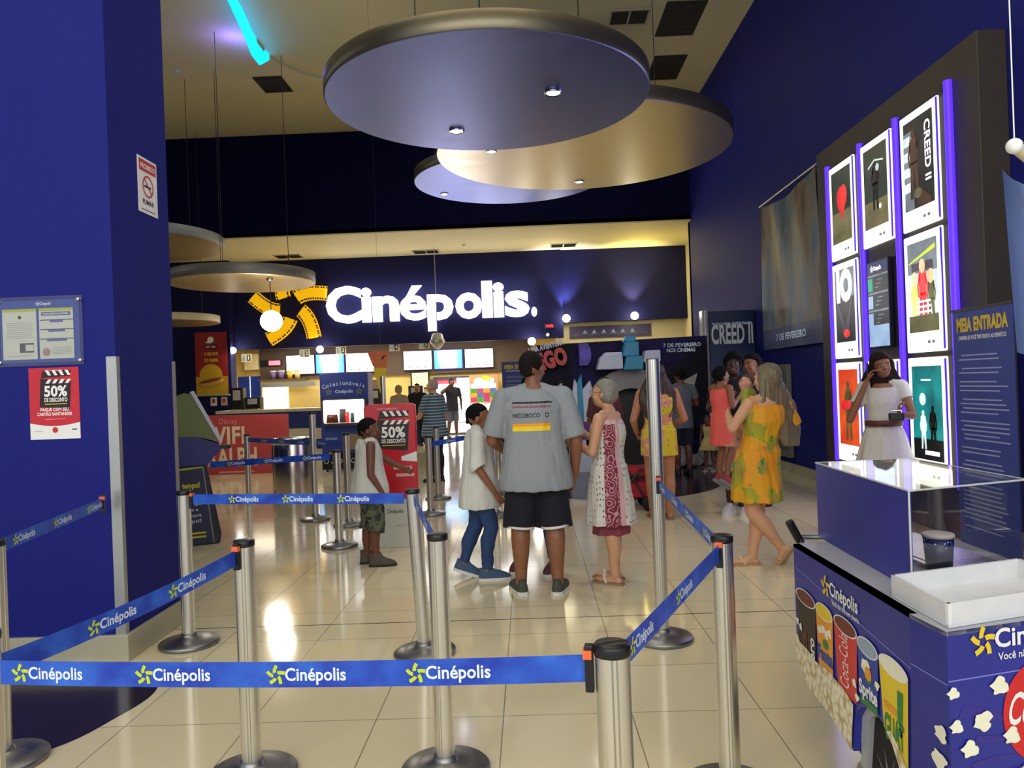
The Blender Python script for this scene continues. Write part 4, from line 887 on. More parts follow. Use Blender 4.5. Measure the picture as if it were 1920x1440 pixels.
b = MB(); b.prism([(.235, 1.04), (.262, 1.06), (-.0, 1.60), (-.04, 1.59)], -.25, .25, M('kiosk_white', (208, 208, 226), .35), T); b.build('screen_rim', t, bevel=.004)
b = MB(); b.bbox((.06, -.22, .98), (.34, -.10, 1.02), .02, BLACK); b.build('card_reader', t)
b = MB(); b.flat([(-.19, .02), (.14, .02), (.06, .80), (-.21, .80)], M('kiosk_print', (32, 28, 72), .35), T, .252); b.flat([(-.215, .78), (.062, .80), (.06, .815), (-.215, .80)], M('kiosk_lime', (176, 196, 30), .4), T, .253)
for q in ((-.205, -.19), (.062, .145)): b.flat([(q[0] - .006, .80), (q[0] + .004, .80), (q[1] + .004, .02), (q[1] - .006, .02)], M('kiosk_edge', (150, 150, 140), .4), T, .254)
b.text('tempo!', -.06, .60, .055, M('kiosk_yellow', (206, 200, 30), .4), T, .254, .04, .17)
for k, s_ in enumerate(('Não pegue', 'fila e', 'compre', 'aqui!')): b.text(s_, -.05, .42 - k * .06, .035, M('kiosk_text', (190, 190, 220), .4), T, .254, .03, .16 if k != 1 else .10)
for k in range(2): b.rect(-.14, .12 - k * .04, .07, .14 - k * .04, M('kiosk_yellow', (206, 200, 30)), T, .254)
b.build('print', t)
# red film board
t = thing('film_board', 'red cardboard film board with cream letters behind the kiosk', 'display board', (-5.65, 14.9, 0)); RB = M('film_board_red', (176, 66, 68), .5, var=.12, scale=2); T = FR((0, 0, 0))
MB().prism([(-1.0, 0), (.98, 0), (.98, 1.13), (-1.0, 1.16)], -.03, .03, RB, T).build('board', t)
MB().prism([(-.9, 0), (.9, 0), (.9, .06), (-.9, .06)], -.5, -.04, RB, T).build('foot', t)
b = MB(); cr = M('film_board_cream', (226, 204, 176), .5); b.text('Disney', -.18, .98, .10, M('film_board_pale', (216, 150, 150), .5), T, .033, .0, .36); b.text('WIFI', -.26, .60, .32, cr, T, .033, .03, .78); b.text('RALPH', -.12, .17, .34, cr, T, .033, .03, .95); b.rect(-.4, .03, .3, .06, M('film_board_pale', (216, 150, 150)), T, .033)
b.build('letters', t)
# steel bin
b = MB(); t = thing('steel_bin', 'large round shiny steel waste bin between the belts', 'bin', (-3.47, 11.2, 0)); BM = brushed('polished_bin_steel', (226, 214, 196), .14, (10, 10, .2))
b.lathe([(.001, 0), (.28, 0), (.285, .02), (.285, .84), (.28, .85), (.001, .85)], BM, n=48); b.build('body', t)
b = MB(); b.lathe([(.29, .80), (.296, .81), (.296, .875), (.285, .885), (.23, .885), (.22, .87), (.001, .868)], CHROME, n=48, cap=False); b.build('lid_ring', t)
# collectibles cabinet
t = thing('collectibles_cabinet', 'blue Colecionáveis cabinet with a lit display window', 'cabinet', (-3.50, 14.85, 0)); T = FR((0, 0, 0)); CBL = M('cabinet_blue', (38, 56, 130), .4)
b = MB(); b.prism([(-.46, .16), (.46, .16), (.46, 1.87), (-.46, 1.87)], -.25, .22, CBL, T); b.build('body', t, bevel=.008)
MB().prism([(-.46, .05), (.46, .05), (.46, .36), (-.46, .36)], .221, .232, BLACK, T).build('plinth', t)
for x in (-.38, .38): MB().cyl((x - .02, -.15, .035), (x + .02, -.15, .035), .035, BLACK, n=14).build('castor', t)
b = MB(); b.bbox((-.43, -.285, .88), (.43, -.222, 1.40), .07, M('window_frame_bronze', (130, 116, 104), .3, .8), None, 1); wf_ = b.build('window_frame', t)
b = MB(); b.bbox((-.39, -.288, .93), (.39, -.2855, 1.37), .03, M('lit_window', (240, 244, 255), .4, emit=1.6, ecol=(245, 248, 255)), None, 1); b.build('lit_back', wf_)
b = MB()
for (x, h, r, m) in ((-.22, .16, .12, BR1), (-.02, .26, .07, M('figurine_grey', (110, 100, 100), .5)), (.06, .2, .05, P['red']), (.16, .18, .04, M('figurine_teal', (80, 130, 140), .5))): b.lathe([(.001, .935), (r, .935), (r * .8, .935 + h), (.001, .935 + h)], m, Matrix.Translation((x, -.30, 0)) @ Matrix.Scale(.2, 4, (0, 1, 0)), 14)
b.build('figurines', t)
b = MB(); lt = M('cabinet_text', (170, 186, 214), .5)
word = 'Colecionáveis'
for k, ch in enumerate(word):
    u = (k - 6) / 6; b.text(ch, u * .37, 1.65 - .06 * u * u, .075, lt, T, .222, .02, None, 'C', rot=-u * .28)
b.text('Cinépolis', 0, 1.50, .06, lt, T, .222, .03, .34); b.star(-.29, 1.52, .06, M('cabinet_star', (120, 116, 80), .5), T, .222); b.star(.29, 1.52, .06, M('cabinet_star', (120, 116, 80)), T, .222)
b.logo(-.38, .62, .04, lt, lt, T, .222); b.prism([(.0, .42), (.42, .42), (.44, .70), (.05, .72)], .222, .23, M('cabinet_photo', (130, 110, 80), .4, var=.4, scale=6), T)
for k in range(5):
    for q in range(12):
        a, e = 2 * pi * q / 12, 2 * pi * (q + 1) / 12; cx = -.38 + k * .13; b.flat([(cx + .035 * cos(a), .21 + .035 * sin(a)), (cx + .048 * cos(a), .21 + .048 * sin(a)), (cx + .048 * cos(e), .21 + .048 * sin(e)), (cx + .035 * cos(e), .21 + .035 * sin(e))], lt, T, .234)
b.build('print', t, normals=False)
# red promotion totem
t = thing('promotion_totem', 'red half-price totem on a white base beside the boy', 'totem', (-1.36, 7.55, 0)); T = FR((0, 0, 0), 3)
b = MB(); b.prism([(-.25, .47), (.25, .47), (.25, 1.38), (.21, 1.40), (-.22, 1.40), (-.25, 1.37)], -.05, .05, RP, T); b.build('red_panel', t, bevel=.01)
b = MB(); b.prism([(-.255, 0), (.285, 0), (.275, .47), (-.25, .47)], -.06, .06, M('totem_white', (206, 208, 198), .35), T); b.build('white_base', t, bevel=.006)
b = MB(); clapper(b, T, .03, 1.12, .50, .0515); b.text('OFERTA IMPERDÍVEL', -.02, 1.345, .016, M('pale_pink', (240, 180, 180)), T, .052, .01, .2); b.flat([(.10, .885), (.25, .93), (.25, .83), (.10, .845)], W1, T, .052)
for (x0, z0, x1, m) in ((.02, .76, .20, 'pale_pink'), (.04, .69, .22, 'pale_pink')): b.rect(x0, z0, x1, z0 + .03, MATS[m], T, .052)
b.text('Cinépolis', .02, .34, .035, M('totem_text', (90, 90, 88), .5), T, .062, .02, .16); b.rect(.02, .215, .12, .218, MATS['totem_text'], T, .062); b.rect(.14, .205, .165, .23, R1, T, .062); b.build('print', t)
# tall pole with pennant
t = thing('flag_pole', 'slim steel pole behind the red totem', 'pole', (-1.75, 9.3, 0)); MB().cyl((0, 0, .02), (0, 0, 1.70), .030, STEEL, n=20).build('tube', t); MB().lathe([(.001, 0), (.16, 0), (.16, .02), (.001, .03)], BASEM).build('base', t)
t = thing('paper_pennant', 'hanging orange and yellow paper pennant pointing down above the totem', 'pennant', (-2.28, 12.0, 2.14)); T = FR((0, 0, 0))
b = MB(); pts = [(-.20, -.02), (-.08, .02), (.13, .0), (.12, -.20), (.05, -.40), (-.02, -.62), (-.10, -.30)]; b.prism([(-.12, -.26), (.09, -.27), (.05, -.42), (-.02, -.66)][::-1], -.01, .01, Y1, T); b.build('yellow_tip', t)
b = MB(); b.prism([(-.20, -.02), (-.08, .0), (.13, -.01), (.09, -.27), (-.12, -.24)][::-1], -.012, .012, M('pennant_orange', (226, 120, 70), .5), T); b.flat([(.01, -.13), (.03, -.09), (.09, -.06), (.03, -.14)], K1, T, .0135); b.build('orange_top', t)
MB().tube([(0, 0, 0), (0, 0, HC - 2.14)], .002, BLACK, 5).build('thread', t)
# hot dog banner on the far blue wall
t = thing('food_banner', 'red banner with a hot dog picture on the far blue wall', 'banner', (-8.98, 21.84, 2.42)); T = FR((0, 0, 0)); HR = M('food_banner_red', (150, 34, 30), .5)
MB().prism([(-.46, -.86), (.46, -.86), (.46, .92), (-.46, .92)], 0, .012, HR, T).build('cloth', t)
MB().cyl((-.5, -.02, -.88), (.5, -.02, -.88), .025, ALU, n=10).build('bottom_rod', t)
b = MB(); b.rect(-.46, -.86, .46, -.35, M('banner_mustard', (206, 164, 30), .5), T, .013); b.disc(-.02, -.32, .33, MATS['banner_mustard'], T, .014, 28); b.ell((0, 0, 0), (.36, .10, .03), M('bun_tan', (214, 160, 80), .6), T @ Matrix.Translation((-.02, -.52, .02)) @ Matrix.Rotation(R(10), 4, 'Z')); b.ell((0, 0, 0), (.33, .05, .03), M('sausage_brown', (130, 60, 30), .4), T @ Matrix.Translation((-.03, -.46, .035)) @ Matrix.Rotation(R(10), 4, 'Z'))
b.rect(-.17, .44, .17, .56, K1, T, .013); b.text('HOT BAR', 0, .47, .06, W1, T, .015, .02, .28); b.disc(0, .70, .09, W1, T, .014); b.flat([(-.16, .62), (-.05, .68), (0, .60)], W1, T, .015)
for k, s_ in enumerate(('O MELHOR', '', 'DO CINEMA')):
    if s_: b.text(s_, 0, .26 - k * .09, .085, Y1, T, .014, .03, .40)
b.build('print', t)
for (x, z, c_, lb) in ((-8.98, 1.36, W1, 'small fire notice under the hot dog banner, left one'), (-8.68, 1.36, M('notice_beige', (206, 190, 160), .5), 'small fire notice under the hot dog banner, right one')):
    t = thing('wall_notice', lb, 'sign', (x, 21.89, z)); MB().box((-.09, 0, -.12), (.09, .01, .12), c_).build('plate', t); MB().box((-.04, -.005, -.04), (.04, 0, .07), R1).build('symbol', t)

# ------------------------------------------------------------------ the concession under the sign
MB_ = MB; MB().box((-10.1, 24.0, 2.05), (.2, 24.5, 2.95), BROWN)
t = thing('menu_fascia', 'long dark brown band carrying the menu screens', 'menu wall', (-4.45, 24.6, 0)); b = MB(); b.box((-4.1, -.02, 1.98), (4.62, .09, 2.94), BROWN); b.build('panel', t)
MSW = M('menu_screen_white', (255, 255, 255), .3, emit=2.0, ecol=(255, 250, 252)); MSB = NG('menu_screen_blue'); xx = MSB.sep()
MSB.set(Base_Color=L((40, 140, 220)), Emission_Color=MSB.mix(MSB.ramp(MSB.math('ADD', MSB.math('MULTIPLY', MSB.math('ABSOLUTE', xx[0]), 1.2), MSB.math('MULTIPLY', MSB.noise(3, 2), .5)), [(.45, (1, 1, 1, 1)), (.75, L((40, 190, 230)))]), L((0, 150, 150)), L((60, 170, 240))) if False else MSB.ramp(MSB.math('ADD', MSB.math('MULTIPLY', MSB.math('ABSOLUTE', xx[0]), 1.3), MSB.math('MULTIPLY', MSB.noise(3, 2), .4)), [(.45, (1, 1, 1, 1)), (.62, L((120, 215, 255))), (.85, L((0, 150, 170)))]), Emission_Strength=1.5, Roughness=.3)
BLB = M('screen_bezel_blue', (60, 20, 150), .4, emit=.3, ecol=(60, 30, 200))
for (x, blue, lb) in ((-7.22, 0, 'leftmost lit white menu screen over the counter'), (-6.27, 1, 'turquoise menu screen, left of the two'), (-5.31, 0, 'lit white menu screen right of the left turquoise one'), (-3.47, 0, 'lit white menu screen above the staff, left of the right turquoise one'), (-2.50, 1, 'turquoise menu screen, right of the two'), (-1.52, 0, 'rightmost lit white menu screen under the fascia')):
    t = thing('menu_screen', lb, 'screen', (x, 24.5, 2.41), 0, 'row of lit menu screens'); MB().box((-.46, -.02, -.31), (.46, .06, .31), BLB if blue else BLACK).build('bezel', t); b = MB(); b.box((-.44, -.024, -.29), (.44, -.0205, .29), MSB.m if blue else MSW)
    if not blue:
        for k in range(3): b.rect(-.3 + k * .25, -.24, -.25 + k * .25, -.19, P['red'], FR((0, -.025, 0)), 0)
    b.build('display', t)
    area('menu_glow', (x, 24.3, 2.4), (90, 0, 0), .8, .5, 4, (.8, .9, 1) if blue else (1, .95, .95))
t = thing('led_ticker', 'red glowing number display left of the menu screens', 'display', (-8.18, 24.55, 2.50)); MB().box((-.34, -.02, -.10), (.34, .02, .10), BLACK).build('case', t); MB().box((-.06, -.03, -.07), (.30, -.021, .07), M('ticker_glow', (255, 160, 170), .4, emit=3, ecol=(255, 60, 90))).build('digits', t)
for k, (px, z) in enumerate(((-8.25, 2.60), (-6.53, 2.67), (-5.45, 2.72), (-3.88, 2.76), (-3.0, 2.80))):
    t = thing('till_number', 'hanging till number card %d below the sign fascia' % (k + 1), 'sign', (px, 22.6, z), 0, 'till number cards'); MB().box((-.15, -.01, -.12), (.15, .01, .12), CREAM).build('card', t); b = MB(); T = FR((0, -.011, 0)); b.rect(.01, -.09, .12, .09, K1, T, 0); b.rect(-.12, -.08, -.04, .08, P['grey'], T, 0); b.text(str(k + 1), .065, -.05, .11, W1, T, .002, .03); b.build('print', t)
    MB().tube([(0, 0, .12), (0, 0, 3.0 - z)], .004, BLACK, 5).build('hanger', t)
# counter with machines
t = thing('service_counter', 'long cream topped blue service counter under the sign', 'counter', (-5.6, 21.3, 0)); MB().box((-2.9, -.3, 0), (2.8, .4, 1.02), M('counter_blue', (40, 56, 130), .4)).build('front', t); MB().box((-2.95, -.36, 1.02), (2.85, .45, 1.10), M('counter_cream', (222, 214, 186), .4)).build('worktop', t)
MB().box((-2.0, -.32, .25), (2.2, -.301, .55), M('counter_cream', (222, 214, 186))).build('front_stripe', t)
DK = M('machine_dark', (34, 30, 32), .4)
for (x, h, w, lb) in ((-8.05, .62, .17, 'tall black and white drink machine at the left end of the counter'), (-7.62, .34, .22, 'low black till on the counter, beside the blue doorway'), (-5.20, .62, .14, 'tall black drink machine on the counter behind the red board'), (-4.80, .66, .12, 'tall black drink machine beside the white one'), (-4.30, .45, .28, 'black till on the counter left of the collectibles cabinet'), (-3.1, .5, .2, 'black till behind the totem')):
    t = thing('counter_machine', lb, 'machine', (x, 21.35, 1.10)); b = MB(); b.bbox((-w, -.15, 0), (w, .15, h), .04, DK); b.build('body', t)
    MB().box((-w * .6, -.165, h * .45), (w * .6, -.151, h * .9), M('machine_panel', (200, 200, 196), .4)).build('panel', t); MB().box((-w * .9, -.25, 0), (w * .9, -.151, .03), ALU).build('drip_tray', t)
for k in range(6):
    x = (-8.02, -7.80, -7.58, -7.38, -3.2, -3.0)[k]; z = 1.98 if k < 4 else 1.98
t = thing('bucket_shelf', 'narrow shelf under the menu band holding popcorn buckets', 'shelf', (-7.75, 24.4, 1.93)); MB().box((-.75, -.18, 0), (.75, .18, .04), BROWN).build('board', t)
for k, (x, m, lb) in enumerate(((-8.05, 'popcorn_tub_violet', 'violet popcorn bucket on the far shelf, first from the left'), (-7.80, 'popcorn_tub_violet', 'violet popcorn bucket on the far shelf, second from the left'), (-7.52, 'popcorn_tub_yellow', 'yellow popcorn bucket on the far shelf'), (-7.29, 'popcorn_tub_cream', 'cream popcorn bucket on the far shelf, rightmost'))):
    mm = M(m, {'violet': (110, 90, 150), 'yellow': (220, 180, 60), 'cream': (220, 190, 130)}[m.split('_')[-1]], .5); t = thing('shelf_bucket', lb, 'bucket', (x, 24.35, 1.9705), 0, 'buckets on the far shelf'); MB().lathe([(.001, 0), (.07, 0), (.10, .24), (.001, .24)], mm, n=16).build('cup', t); MB().lathe([(.001, .2401), (.105, .2401), (.105, .27), (.001, .27)], W1, n=16).build('lid', t)
# blue doorway, lit shelf, drink fridge, sweets wall
t = thing('staff_door', 'blue staff door in the yellow back wall', 'door', (-8.95, 24.66, 0)); MB().box((-.36, 0, 0), (.36, .03, 2.1), Bl1).build('leaf', t); MB().box((.02, -.01, 0), (.05, -.001, 2.1), P['pale']).build('gap', t); MB().box((-.42, .0, 0), (-.362, .035, 2.16), INNER).build('jamb', t)
t = thing('wall_cabinet', 'small cream cabinet on the yellow wall above the door', 'cabinet', (-8.99, 24.4, 2.3)); MB().box((-.0, 0, 0), (.42, .28, .5), CREAM).build('body', t, bevel=.01)
t = thing('picture_frame', 'small picture on the yellow wall left of the blue door', 'picture', (-9.62, 24.69, 1.75)); MB().box((-.1, -.02, -.22), (.1, 0, .22), BROWN).build('frame', t); MB().box((-.08, -.025, -.2), (.08, -.021, .2), CREAM).build('print', t)
t = thing('warmer_case', 'brightly lit popcorn warmer behind the counter', 'warmer', (-7.4, 23.9, 0)); MB().box((-.9, -.2, 0), (.9, .2, 1.0), DK).build('base', t); MB().box((-.8, -.19, 1.001), (-.1, .19, 1.72), M('warmer_glow', (255, 240, 190), .5, emit=1.6, ecol=(255, 236, 180))).build('lit_chamber', t); MB().box((-.85, -.2, 1.721), (.85, .2, 1.86), ALU).build('hood', t)
t = thing('drink_dispenser', 'chrome topped drink dispenser on the back counter', 'dispenser', (-5.55, 23.9, 0)); MB().box((-.6, -.25, 0), (.9, .25, 1.05), DK).build('cabinet', t); MB().box((-.45, -.2, 1.051), (.35, .2, 1.45), ALU).build('body', t); MB().box((-.5, -.22, 1.451), (.4, .2, 1.60), M('dispenser_sign', (250, 230, 250), .4, emit=1.5)).build('lit_sign', t)
t = thing('wall_picture', 'brown framed picture on the yellow wall right of the dispenser', 'picture', (-4.85, 24.69, 1.5)); MB().box((-.2, -.03, -.3), (.2, 0, .35), BR1).build('frame', t); MB().box((-.16, -.034, -.26), (.16, -.031, .31), BROWN).build('print', t)
COOL = M('cooler_glow', (250, 250, 255), .3, emit=3.2, ecol=(246, 244, 255)); COOLF = M('cooler_frame_dark', (50, 50, 60), .5)
t = thing('drinks_cooler', 'dazzling white lit drinks cooler behind the dark standing figure', 'cooler', (-2.05, 24.45, 0)); MB().box((-.95, 0, 0), (.52, .2, 1.86), COOLF).build('cabinet', t)
for x0, x1 in ((-.92, -.22), (-.20, .50)):
    d = MB().box((x0, -.02, .42), (x1, -.001, 1.62 if x0 < -.5 else 1.80), COOL).build('lit_door', t)
    MB().box((x0, -.03, .08), (x1, -.001, .38), COOL).build('lit_kick', t)
MB().box((-.92, -.03, 1.63), (-.22, -.001, 1.75), R1).build('red_header', t)
area('cooler_light', (-2.2, 24.25, 1.0), (90, 0, 0), 1.4, 1.4, 45, (.86, .86, 1))
t = thing('sweets_wall', 'colourful Fini sweets display at the back, right of the cooler', 'display', (-1.42, 24.2, 0)); T = FR((0, 0, 0)); MB().box((-.42, 0, 0), (.50, .2, 1.88), M('sweets_frame', (214, 170, 130), .5)).build('frame', t)
b = MB(); random.seed(2)
for i in range(4):
    for j in range(3): b.rect(-.38 + i * .20, 1.03 + j * .14, -.19 + i * .20, 1.165 + j * .14, M('sweets_%d' % ((i * 2 + j) % 5), [(190, 60, 110), (230, 160, 60), (70, 160, 60), (90, 110, 180), (180, 70, 140)][(i * 2 + j) % 5], .4, emit=.35), T, .003)
b.rect(-.38, 1.45, .42, 1.60, P['pale'], T, .003); b.build('sweets', t)
b = MB(); b.text('fini', .04, 1.50, .26, M('fini_letters', (255, 255, 255), .4, emit=1.6), T, .012, .07, .64); b.disc(.10, 1.76, .16, M('fini_sun', (240, 210, 60), .4, emit=.6), T, .006, 20, .08); b.build('lit_letters', t)
for k in range(3):
    q = MB(); q.bbox((.06, -.03, .26 + k * .25), (.46, -.001, .46 + k * .25), .09, COOL, None, 1); q.build('lit_panel', t)
MB().box((-.38, -.02, .14), (.04, -.001, .98), COOL).build('lit_shelf', t)
t = thing('lower_counter', 'low blue counter at the back beside the sweets', 'counter', (-.45, 21.6, 0)); MB().box((-.95, 0, 0), (.55, .5, .78), M('counter_teal_blue', (40, 90, 140), .4)).build('front', t); MB().box((-.98, -.03, .781), (.58, .53, .82), M('counter_cream', (222, 214, 186))).build('worktop', t)
t = thing('box_office_screen', 'small framed lit screen on the brown wall behind the staff', 'screen', (-3.42, 24.5, 1.78)); MB().box((-.30, -.01, -.28), (.30, .05, .28), BLACK).build('bezel', t); MB().box((-.25, -.014, -.23), (.25, -.0105, .23), M('amber_screen', (250, 230, 150), .4, emit=1.0)).build('display', t)
t = thing('ceiling_camera', 'grey dome camera unit hanging in front of the right turquoise screen', 'camera', (-2.42, 21.0, 2.86)); MB().lathe([(.001, -.30), (.10, -.24), (.22, -.08), (.18, 0), (.14, .12), (.10, .14), (.001, .14)], ALU, n=20).build('dome', t); MB().tube([(0, 0, .13), (0, 0, 2.5)], .01, ALU, 6).build('stem', t)
# ------------------------------------------------------------------ people
def V(*a): return Vector(a)
def fuse(mb, name, mats, parent, vox=.009, smooth=6, disp=None, loc=None, dec=None):
    "merge overlapping volumes into one continuous skin"
    me = bpy.data.meshes.new(name); me.from_pydata([tuple(v) for v in mb.v], [], mb.f); me.validate()
    bm = bmesh.new(); bm.from_mesh(me); bmesh.ops.remove_doubles(bm, verts=bm.verts, dist=1e-5); bmesh.ops.recalc_face_normals(bm, faces=bm.faces); bm.to_mesh(me); bm.free()
    o = bpy.data.objects.new(name, me); COL.objects.link(o)
    r = o.modifiers.new('r', 'REMESH'); r.mode = 'VOXEL'; r.voxel_size = vox; r.adaptivity = 0
    if smooth: s_ = o.modifiers.new('s', 'SMOOTH'); s_.factor = .5; s_.iterations = smooth
    bpy.context.view_layer.update()
    ne = bpy.data.meshes.new_from_object(o.evaluated_get(bpy.context.evaluated_depsgraph_get()))
    bpy.data.objects.remove(o); bpy.data.meshes.remove(me)
    if disp:
        ns = [v.normal.copy() for v in ne.vertices]
        for v, n_ in zip(ne.vertices, ns): v.co = disp(v.co, n_)
    ne.polygons.foreach_set('use_smooth', [True] * len(ne.polygons))
    ne.materials.clear()
    for m in (mats if isinstance(mats, (list, tuple)) else [mats]): ne.materials.append(m)
    ne.name = name; ne.update()
    o = bpy.data.objects.new(name, ne); COL.objects.link(o); o.parent = parent; return o
def folds(amp=.004, sc=(14, 14, 5), seed=0):
    def f(co, n_):
        q = Vector((co.x * sc[0] + seed, co.y * sc[1], co.z * sc[2])); return co + n_ * (noise.noise(q) * amp + noise.noise(q * 2.3) * amp * .4)
    return f
def skinm(name, rgb): return M(name, rgb, .5, var=.06, scale=6)
def fabric(name, rgb, **k): return M(name, rgb, .85, var=.07, scale=10, bump=.08, **k)

class Fig:
    def __init__(s, name, label, cat, x, y, ang, H, skin, female=False, fat=1.0, child=False, lean=(0, 0), pose=None, head=(0, 0, 0), vox=.009, z=0, group=None, hs=None):
        s.t = thing(name, label, cat, (x, y, z), ang, group); s.H = H; s.skin = skin; s.f = female; s.fat = fat; s.vox = vox; s.child = child
        s.hs = (hs or (1.22 if child else 1.0)) * 1.06
        sh = .098 if female else .115
        if child: sh = .108
        J = dict(hipR=(.050, 0, .515), kneeR=(.056, .010, .285), ankR=(.056, -.012, .045), shR=(sh * fat ** .6, 0, .81), elR=(sh * fat + .030, -.018, .635), wrR=(sh * fat + .035, .030, .487))
        for k in list(J): x_, y_, z_ = J[k]; J[k[:-1] + 'L'] = (-x_, y_, z_)
        s.lean = lean
        for k in ('shR', 'shL', 'elR', 'elL', 'wrR', 'wrL'):
            x_, y_, z_ = J[k]; J[k] = (x_ + lean[0] * (min(z_, .82) - .5) / .3, y_ + lean[1] * (min(z_, .82) - .5) / .3, z_)
        for k, v in (pose or {}).items():
            J[k] = v
        s.J = {k: Vector(v) * H for k, v in J.items()}
        hc = .928 if not child else .905
        s.hc = Vector((lean[0] * 1.3, .010 + lean[1] * 1.3, hc)) * H
        s.nk = Vector((lean[0] * 1.12, -.006 + lean[1] * 1.12, .845)) * H
        s.HR = Matrix.Translation(s.hc) @ Euler((R(head[1]), R(head[2]), R(head[0])), 'XYZ').to_matrix().to_4x4()
    def off(s, z):
        "sideways shift of the trunk at height fraction z"
        k = max(0, (z - .5) / .3); return Vector((s.lean[0] * k, s.lean[1] * k, 0)) * s.H
    def trunk(s, mb, add=0, z0=.46, z1=.83, hem=None, hemadd=0, sc=1.0):
        H, F = s.H, s.fat
        if s.f: T = [(.40, .082, .060), (.46, .094, .068), (.52, .098, .072), (.57, .086, .062), (.62, .072, .052), (.67, .074, .056), (.72, .084, .070), (.76, .086, .064), (.80, .082, .050), (.83, .056, .042), (.85, .032, .034)]
        else: T = [(.40, .082, .060), (.46, .088, .062), (.52, .090, .064), (.57, .086, .060), (.62, .084, .056), (.67, .088, .058), (.72, .096, .064), (.76, .102, .064), (.80, .092, .054), (.83, .058, .044), (.85, .038, .038)]
        if s.child: T = [(a, b * .98, c * 1.08) for a, b, c in T]
        def prof(z):
            for i in range(len(T) - 1):
                if T[i][0] <= z <= T[i + 1][0]:
                    u = (z - T[i][0]) / (T[i + 1][0] - T[i][0]); return (T[i][1] + (T[i + 1][1] - T[i][1]) * u, T[i][2] + (T[i + 1][2] - T[i][2]) * u)
            return T[0][1:] if z < T[0][0] else T[-1][1:]
        rs = []; n = 28; zz = z0; steps = max(6, int((z1 - z0) / .02))
        for i in range(steps + 1):
            z = z0 + (z1 - z0) * i / steps; rx, ry = prof(z); ff = F if z < .80 else F ** .5
            if hem and z < .74:
                u = min(1, (.74 - z) / (.74 - z0) * 1.15); rx = rx * (1 - u) + max(rx, hem[0]) * u; ry = ry * (1 - u) + max(ry, hem[1]) * u
            c = s.off(z) + V(0, 0, z * H)
            rs.append([(c.x + (rx * ff * H + add) * sc * cos(2 * pi * k / n), c.y + (ry * ff * H + add) * sc * sin(2 * pi * k / n), c.z) for k in range(n)])
        mb.rings(rs, None)
    def limb(s, mb, side, kind, add=0, frac=1.0, start=0.0, flat=False, flare=0):
        "arm or leg volume; frac < 1 stops part of the way down"
        H, J, F = s.H, s.J, s.fat ** .6
        fm = .92 if s.f else 1.0
        if kind == 'arm': P = [J['sh' + side], J['el' + side], J['wr' + side]]; rad = [.031, .0235, .0165]; mid = (.029, .0225)
        else: P = [J['hip' + side], J['knee' + side], J['ank' + side]]; rad = [.052, .033, .0215]; mid = (.047, .0345)
        fm = fm if kind == 'arm' else 1.0
        pts = []; rr = []
        for i in range(2):
            a, b = P[i], P[i + 1]
            for u in ((0, .35, .7) if i == 0 else (0, .25, .5, .75, 1)):
                pts.append(a.lerp(b, u)); base = rad[i] * (1 - u) + rad[i + 1] * u
                if i == 0: k = base + (mid[0] - (rad[0] + rad[1]) / 2) * (1 - abs(u - .35) / .65) * .6
                else: k = base + (mid[1] - (rad[1] + rad[2]) / 2) * max(0, 1 - abs(u - .3) / .5) * (1.0 if kind == 'leg' else .6)
                if kind == 'leg' and i == 1 and u in (.25, .5): pts[-1] = pts[-1] + V(0, -.010 * H, 0)
                rr.append(k * H * F * fm + add)
        # cut
        L_ = [0]
        for i in range(len(pts) - 1): L_.append(L_[-1] + (pts[i + 1] - pts[i]).length)
        tot = L_[-1]; q = []; qr = []
        for i, p in enumerate(pts):
            if L_[i] <= tot * frac: q.append(p); qr.append(rr[i] + flare * L_[i] / tot)
            else:
                u = (tot * frac - L_[i - 1]) / (L_[i] - L_[i - 1])
                if u > .02: q.append(pts[i - 1].lerp(p, u)); qr.append(rr[i - 1] * (1 - u) + rr[i] * u + flare * frac)
                break
        if flat:
            qr = [v if i > 1 else v * (.94 if kind == 'arm' else 1) for i, v in enumerate(qr)]; mb.ell(q[0], (qr[0],) * 3, None); rs = []; n = 18
            for i, p in enumerate(q):
                d = (q[min(i + 1, len(q) - 1)] - q[max(i - 1, 0)]).normalized(); a = d.cross(V(0, 1, .01)).normalized(); b = d.cross(a)
                rs.append([p + (a * cos(2 * pi * k / n) + b * sin(2 * pi * k / n)) * qr[i] for k in range(n)])
            mb.rings(rs, None)
        else: mb.chain(q, qr)
        return q[-1], qr[-1]
    def hand(s, mb, side, curl=.5, inward=None, dirv=None):
        H = s.H; w = s.J['wr' + side]; d = Vector(dirv).normalized() if dirv else (w - s.J['el' + side]).normalized(); sx = 1 if side == 'R' else -1
        palmn = Vector(inward or (-sx, 0, 0)); palmn = (palmn - d * palmn.dot(d)).normalized(); acr = d.cross(palmn).normalized()
        if acr.y < 0 and abs(acr.y) > .2: acr = -acr            # thumb side points forward
        k = H / 1.75 * (1.05 if not s.child else .95); fr = .0082 * k if s.vox < .0095 else .0095 * k
        F = Matrix((acr, palmn, d)).transposed().to_4x4(); F.translation = w
        mb.ell((0, 0, .045 * k), (.039 * k, .015 * k, .052 * k), None, F); mb.ell((0, 0, .0), (.026 * k, .019 * k, .03 * k), None, F)
        for i, (x, L0) in enumerate(((.029, .066), (.010, .076), (-.010, .070), (-.028, .056))):
            p = Vector((x * k, 0, .085 * k)); pts = [Vector((x * .8 * k, 0, .05 * k)), p]; a = .12
            for j, q in enumerate((.45, .32, .23)): a += curl * (.55 if j == 0 else .75); p = p + Vector((x * .06, sin(a), cos(a))) * L0 * q * k; pts.append(p)
            mb.chain(pts, [fr * 1.1, fr * 1.1, fr, fr * .95, fr * .85], None, F, 10)
